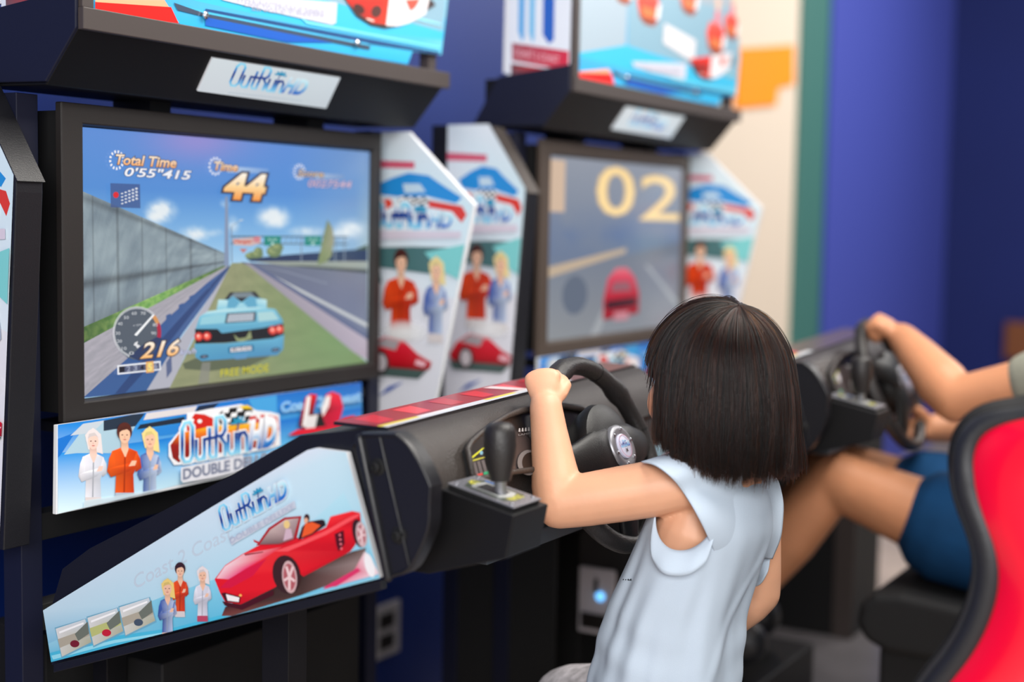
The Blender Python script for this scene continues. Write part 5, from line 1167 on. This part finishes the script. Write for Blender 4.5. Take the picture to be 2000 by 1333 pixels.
def flap2(seam, hem, n_=48, m_=18):
    """a cap of cloth: follows the body of the top from its seam, then lifts off it over the arm. rows: (x, y, lift, usual depth)"""
    def sm(L_):
        L_ = np.array(L_, float); u_ = np.linspace(0, len(L_)-1, n_+1)
        P_ = np.stack([np.interp(u_, range(len(L_)), L_[:, k]) for k in range(4)], 1)
        for _ in range(14): P_[1:-1] = (P_[:-2]+2*P_[1:-1]+P_[2:])/4
        return P_
    S_, H_ = sm(seam), sm(hem); D = np.zeros((n_+1, m_+1)); R_ = np.zeros((n_+1, m_+1, 3))
    for i in range(n_+1):
        for j in range(m_+1):
            f_ = j/m_; q = S_[i]*(1-f_)+H_[i]*f_; d_ = U(q[0], q[1], d=1.0)-CP; R_[i, j] = d_
            h = tb_.ray_cast(Vector(CP), Vector(d_)); t = (np.array(h[0])-CP)@d_/(d_@d_) if h[0] is not None else q[3]
            if abs(t-q[3]) > .045: t = q[3]
            e = f_*f_*(3-2*f_); D[i, j] = t-S_[i][2]*(1-e)-H_[i][2]*e
    for _ in range(14):
        E_ = D.copy(); E_[1:-1, 1:-1] = (D[:-2, 1:-1]+D[2:, 1:-1]+D[1:-1, :-2]+D[1:-1, 2:])/4; E_[1:-1, -1] = (D[:-2, -1]+2*D[1:-1, -1]+D[2:, -1])/4; D = E_
    v = [CP+R_[i, j]*D[i, j] for i in range(n_+1) for j in range(m_+1)]
    f = [(i*(m_+1)+j, (i+1)*(m_+1)+j, (i+1)*(m_+1)+j+1, i*(m_+1)+j+1) for i in range(n_) for j in range(m_)]
    return v, f
flL = flap2([(x, y, -.003, d_) for x, y, d_ in ((1330, 880, 1.935), (1384, 864, 1.93), (1436, 884, 1.905), (1462, 945, 1.895), (1464, 1010, 1.895), (1450, 1060, 1.895), (1424, 1084, 1.895))],
            [(1252, 903, .0, 1.895), (1280, 907, .0, 1.852), (1318, 937, .022, 1.86), (1350, 985, .026, 1.86), (1374, 1030, .016, 1.87), (1388, 1062, .006, 1.88), (1398, 1086, -.004, 1.89)])
flR = flap2([(x, y, -.003, d_) for x, y, d_ in ((1446, 918, 1.955), (1466, 922, 1.955), (1472, 980, 1.955), (1470, 1040, 1.955), (1462, 1092, 1.96))],
            [(1494, 918, .0, 1.982), (1520, 936, .0, 1.982), (1531, 985, .0, 1.982), (1526, 1050, .0, 1.982), (1508, 1092, -.002, 1.992)])
Vs, Fs = merge((V, F), flL, flR, *bands)
shirt = mesh('sleeveless_top', Vs, Fs, M['shirt'], girl, smooth=True)
s = shirt.modifiers.new('thick', 'SOLIDIFY'); s.thickness = .0020; s.offset = 0
from mathutils.bvhtree import BVHTree
bv_ = BVHTree.FromPolygons([Vector(v) for v in Vs], Fs)
def on_cloth(px_, py_):
    d_ = U(px_, py_, d=1.0)-CP; h = bv_.ray_cast(Vector(CP), Vector(d_))
    return np.array(h[0])-unit(d_)*.0045
try:
    a_, b_, c_2 = on_cloth(1216, 1134), on_cloth(1234, 1135), on_cloth(1218, 1118)
    gv, gt = glyphs('lia', 0.0, .3); lo, hi = gv.min(0), gv.max(0)
    mesh('embroidery', [a_+(b_-a_)*q[0]+(c_2-a_)*q[1] for q in (gv-lo)/(hi-lo)], gt, M['satin'], girl)
except Exception: pass
# shorts
pv = merge(tube_data([c_he, c_hip, c_hip-np.array((0, 0, .02))], [(.103, .080), (.108, .086), (.10, .08)], 24, up=TF), tube_data([hipL, hipL*.12+kneL*.88], [.078, .066], 20), tube_data([hipR, hipR*.12+kneR*.88], [.078, .066], 20))
remesh('shorts', [pv], M['shorts'], .007, 4, parent=girl)

# hair: a dark under-layer and thousands of strands
crown = hc+HU*.1
def hem_z(ph):
    """height of the cut ends, by angle from the face (radians, + towards her left)"""
    d_ = (ph-math.radians(70)+math.pi) % (2*math.pi)-math.pi
    return hc[2]-.124+.040*math.exp(-(d_/.75)**2)+.006*math.cos(ph)
def hair_path(ph, t, lift, hemj, th0):
    """t 0 at the root .. 1 at the tip. ph: direction round the crown"""
    ca, sa = math.cos(ph), math.sin(ph); dirn = HF*ca+HL*sa
    ax_, bx_ = (.094 if ca < 0 else .092), .084-.004*max(0, min(1, (ca+.5)*2))
    R_ = 1/math.sqrt((ca/ax_)**2+(sa/bx_)**2)+lift
    H_ = .100+lift; drop = hc[2]-hemj
    q = th0/(math.pi/2)*H_*1.25; s_ = q+(H_*1.25+drop-q)*t          # arc length from the crown
    if s_ < H_*1.25:
        th = s_/(H_*1.25)*math.pi/2; rr, z = R_*math.sin(th), H_*math.cos(th)
        de = math.radians(26)*(1-s_/(H_*1.25))**1.3                      # the crown sits towards the back of the head
        f_ = rr*ca; fx, zz = f_*math.cos(de)-z*math.sin(de), f_*math.sin(de)+z*math.cos(de)
        return hc+HF*fx+HL*(rr*sa)+HU*zz
    else: rr, z = R_, -(s_-H_*1.25)
    below = max(0.0, -z)
    rr += (.17*below-1.05*below*below)*min(1.25, max(.5, 1.0-ca*1.0))      # a little wider over the ears, tucked in at the ends
    rgt = max(0.0, -sa)
    rr += rgt*.32*max(0, below-.07)                                  # ends flick out on her right
    return hc+dirn*rr+HU*0+np.array((0, 0, z)) if z < 0 else hc+dirn*rr+HU*z
NPH, NTT = 96, 26
V, F = [], []
lim = math.radians(62); liml = math.radians(74)
phs = np.linspace(liml, 2*math.pi-lim, NPH+1)
for i, ph in enumerate(phs):
    for j in range(NTT+1):
        V.append(hair_path(ph, j/NTT, -.005, hem_z(ph)+.010, .0))
for i in range(NPH):
    for j in range(NTT): F.append((i*(NTT+1)+j, i*(NTT+1)+j+1, (i+1)*(NTT+1)+j+1, (i+1)*(NTT+1)+j))
# fringe over the forehead
n0 = len(V); ph2 = np.linspace(-lim, liml, 41)
for ph in ph2:
    for j in range(13): V.append(hair_path(ph, j/12*.36, -.005, hem_z(ph), .0))
for i in range(40):
    for j in range(12): F.append((n0+i*13+j, n0+i*13+j+1, n0+(i+1)*13+j+1, n0+(i+1)*13+j))
hair = mesh('hair', V, F, M['hairbase'], girl, smooth=True); s = hair.modifiers.new('thick', 'SOLIDIFY'); s.thickness = .004; s.offset = -1
hm = bpy.data.materials.new('dark_hair_strands'); hm.use_nodes = True; nt = hm.node_tree
for nd in list(nt.nodes):
    if nd.type == 'BSDF_PRINCIPLED': nt.nodes.remove(nd)
hb_ = nt.nodes.new('ShaderNodeBsdfHairPrincipled'); hb_.parametrization = 'MELANIN'
hb_.inputs['Melanin'].default_value = .94; hb_.inputs['Melanin Redness'].default_value = .85; hb_.inputs['Roughness'].default_value = .28; hb_.inputs['Radial Roughness'].default_value = .35; hb_.inputs['IOR'].default_value = 1.45
hb_.inputs['Random Color'].default_value = .25; hb_.inputs['Random Roughness'].default_value = .2
nt.links.new(hb_.outputs[0], [n_ for n_ in nt.nodes if n_.type == 'OUTPUT_MATERIAL'][0].inputs['Surface'])
NS, NK = 15000, 20
rs = np.random.RandomState(3); pos = []; rad = []; tones = []; ctone = rs.uniform(.90, .992, 420)
hcv = bpy.data.hair_curves.new('hair_strand')
hcv.add_curves([NK]*NS)
nclump = 420; cph = np.concatenate([rs.uniform(liml-.04, 2*math.pi-lim+.12, nclump-90), rs.uniform(-lim, liml+.1, 90)]); chem = rs.normal(0, .005, nclump); clift = np.abs(rs.normal(0, .0055, nclump)); cw = rs.uniform(-1, 1, nclump)
base = np.array(girl['_base'])
for s_ in range(NS):
    ci = rs.randint(nclump); tones.append(min(.995, max(.78, ctone[ci]+rs.normal(0, .03))))
    ph = cph[ci]+rs.normal(0, .05); hemj = hem_z(ph)+chem[ci]+rs.normal(0, .004)-.002; th0 = abs(rs.normal(0, .35))+.01
    lift = .001+clift[ci]*rs.uniform(.2, 1)+rs.uniform(0, .0025); wob = rs.normal(0, .026); ph_ = ph
    if rs.rand() < .02: hemj += rs.uniform(-.006, .03); lift += rs.uniform(0, .006)
    path_ = []
    for k in range(NK):
        t = k/(NK-1)
        pk = ph_+(cph[ci]-ph_)*.55*t*t+wob*math.sin(t*5+cw[ci]*3)*t+.05*cw[ci]*max(0, t-.55)+.030*math.sin(7*t+cw[ci]*9)*t*t
        if ci >= nclump-90: t = t*.46; pk = ph_
        p = hair_path(pk, t, lift*min(1, .25+t*1.6), hemj, min(th0, 1.2))
        path_.append(p); rad.append(.00026*(1-.6*t**3))
    path_ = np.array(path_)
    for _ in range(2): path_[1:-1] = (path_[:-2]+2*path_[1:-1]+path_[2:])/4
    path_[:, 2] += ZO; pos.extend(path_)
pa = np.array(pos, dtype=np.float32)-base.astype(np.float32)
hcv.attributes['position'].data.foreach_set('vector', pa.ravel()) if 'position' in hcv.attributes else None
if 'radius' not in hcv.attributes: hcv.attributes.new('radius', 'FLOAT', 'POINT')
hcv.attributes['radius'].data.foreach_set('value', np.array(rad, dtype=np.float32))
tn = hcv.attributes.new('tone', 'FLOAT', 'CURVE'); tn.data.foreach_set('value', np.array(tones, dtype=np.float32))
hcv.materials.append(hm)
ta = nt.nodes.new('ShaderNodeAttribute'); ta.attribute_name = 'tone'; nt.links.new(ta.outputs['Fac'], hb_.inputs['Melanin'])
ho = bpy.data.objects.new('hair_strand', hcv); COL.objects.link(ho); ho.parent = hair; ho['kind'] = 'stuff'
hair_loc = hair.location; ho.location = (-hair.location[0]*1, -hair.location[1]*1, -hair.location[2]*1) if hair.location.length > 0 else (0, 0, 0)

# --- the man at the far console
def B(px_, py_, X): return U(px_, py_, X=X)
mk, mh = B(1628, 936, 1.43), np.array((1.43, -1.11, -.385))
ma = B(1490, 1150, 1.43)+np.array((0, .06, -.05)); ma2 = mk+(ma-mk)/np.linalg.norm(ma-mk)*.42
pelv = np.array((1.54, -1.15, -.37)); chest = np.array((1.54, -1.29, -.03)); neck = np.array((1.54, -1.31, .13)); headc = np.array((1.53, -1.29, .28))
mS1, mS2 = np.array((1.36, -1.29, .04)), np.array((1.72, -1.29, .04))
mE1 = B(1868, 782, 1.36); mW1 = B(1762, 660, 1.49)
WB = WC+COFF
h1 = WB+WR*(WX*math.cos(math.radians(112))+WU*math.sin(math.radians(112)))+np.array((-.005, -.022, .026))
mE2 = np.array((1.80, -1.03, -.14)); mW2 = B(1822, 838, 1.66)
parts = [tube_data([pelv, (pelv+chest)/2, chest, neck+np.array((0, 0, -.05))], [(.16, .11), (.145, .105), (.165, .11), (.10, .07)], 24, up=(0, 1, 0)), tube_data([neck, headc], [.055, .06], 16),
         ellipsoid(headc+np.array((0, 0, .01)), .078, .098, .115, np.array((1., 0, 0)), np.array((0, 1., 0)), UPV), ellipsoid(headc+np.array((0, .03, -.06)), .06, .065, .065, np.array((1., 0, 0)), np.array((0, 1., 0)), UPV), ellipsoid(headc+np.array((0, .105, -.01)), .015, .018, .022, np.array((1., 0, 0)), np.array((0, 1., 0)), UPV, 12, 8)]
for sg in (-1, 1): parts.append(ellipsoid(headc+np.array((.078*sg, 0, -.01)), .010, .02, .03, np.array((1., 0, 0)), np.array((0, 1., 0)), UPV, 12, 8))
parts += [tube_data([chest+np.array((0, 0, .04)), mS1], [.09, .062], 16), tube_data([chest+np.array((0, 0, .04)), mS2], [.09, .062], 16)]
for s0, e0, w0 in ((mS1, mE1, mW1), (mS2, mE2, mW2)):
    parts += [tube_data([s0, s0*.5+e0*.5, e0], [.058, .054, .046], 18), tube_data([e0, e0*.75+w0*.25, e0*.3+w0*.7, w0], [.047, .052, .041, .031], 18)]
hd = unit(h1-mW1); parts += hand_parts(mW1, hd, unit(UPV*.8+np.array((-.3, -.4, 0))), np.array((1., 0, 0)), s=1.2, curl=(55, 75, 50))
parts += hand_parts(mW2, unit(np.array((-.55, .8, -.1))), unit(np.array((.4, -.2, -.9))), np.array((-.3, -.2, .9)), s=1.2, curl=(50, 70, 50))
rk = mk+np.array((.22, .08, -.01)); rh = mh+np.array((.22, 0, 0)); ra2 = ma2+np.array((.22, .05, 0))
for k_, h_, a_ in ((mk, mh, ma2), (rk, rh, ra2)):
    parts += [tube_data([h_, h_*.5+k_*.5, h_*.15+k_*.85, k_], [.085, .079, .065, .060], 20), tube_data([k_, k_*.8+a_*.2, k_*.6+a_*.4, k_*.2+a_*.8, a_], [.058, .061, .062, .042, .038], 20),
              tube_data([a_-np.array((0, .03, 0)), a_+np.array((0, .09, -.045)), a_+np.array((0, .19, -.06))], [.042, .04, .03], 16)]
man = remesh('person', parts, M['skin2'], .0062, 5, base=(1.54, -1.1, -.49))
tag(man, 'man in navy shorts seated at the far console, hands on its wheel', 'person')
sv = merge(tube_data([pelv+np.array((0, 0, .05)), pelv, pelv-np.array((0, 0, .02))], [(.17, .12), (.178, .128), (.17, .12)], 24, up=(0, 1, 0)))
leg1 = tube_data([mh, mh*.78+mk*.22, mh*.57+mk*.43], [(.098, .098), (.100, .104), (.104, .118)], 24)
leg2 = tube_data([rh, rh*.72+rk*.28, rh*.46+rk*.54], [.098, .104, .112], 24)
remesh('shorts', [sv, leg1, leg2], M['navycloth'], .008, 3, parent=man)
tee = [tube_data([pelv+np.array((0, 0, .02)), (pelv+chest)/2, chest, neck+np.array((0, 0, -.045))], [(.172, .122), (.16, .118), (.178, .122), (.085, .07)], 24, up=(0, 1, 0)), tube_data([chest+np.array((0, 0, .04)), mS1], [.10, .072], 16), tube_data([chest+np.array((0, 0, .04)), mS2], [.10, .072], 16)]
tee += [tube_data([s0, s0*.72+e0*.28, s0*.44+e0*.56], [.068, .066, .066], 18) for s0, e0 in ((mS1, mE1), (mS2, mE2))]
remesh('tee_shirt', tee, M['greycloth'], .008, 3, parent=man)
mesh('hair', *ellipsoid(headc+np.array((0, -.012, .035)), .086, .102, .10, np.array((1., 0, 0)), np.array((0, 1., 0)), UPV), M['hairbase'], man, smooth=True)
for sg in (-1, 1):
    mesh('shoe', *merge(tube_data([(ma2 if sg < 0 else ra2)+np.array((0, -.05, -.035)), (ma2 if sg < 0 else ra2)+np.array((0, .08, -.06)), (ma2 if sg < 0 else ra2)+np.array((0, .22, -.07))], [.05, .05, .038], 18)), M['vinyl'], man, smooth=True)
for o in list(COL.objects):
    for k in ('_base', '_inner', '_rootmesh'):
        if k in o: del o[k]
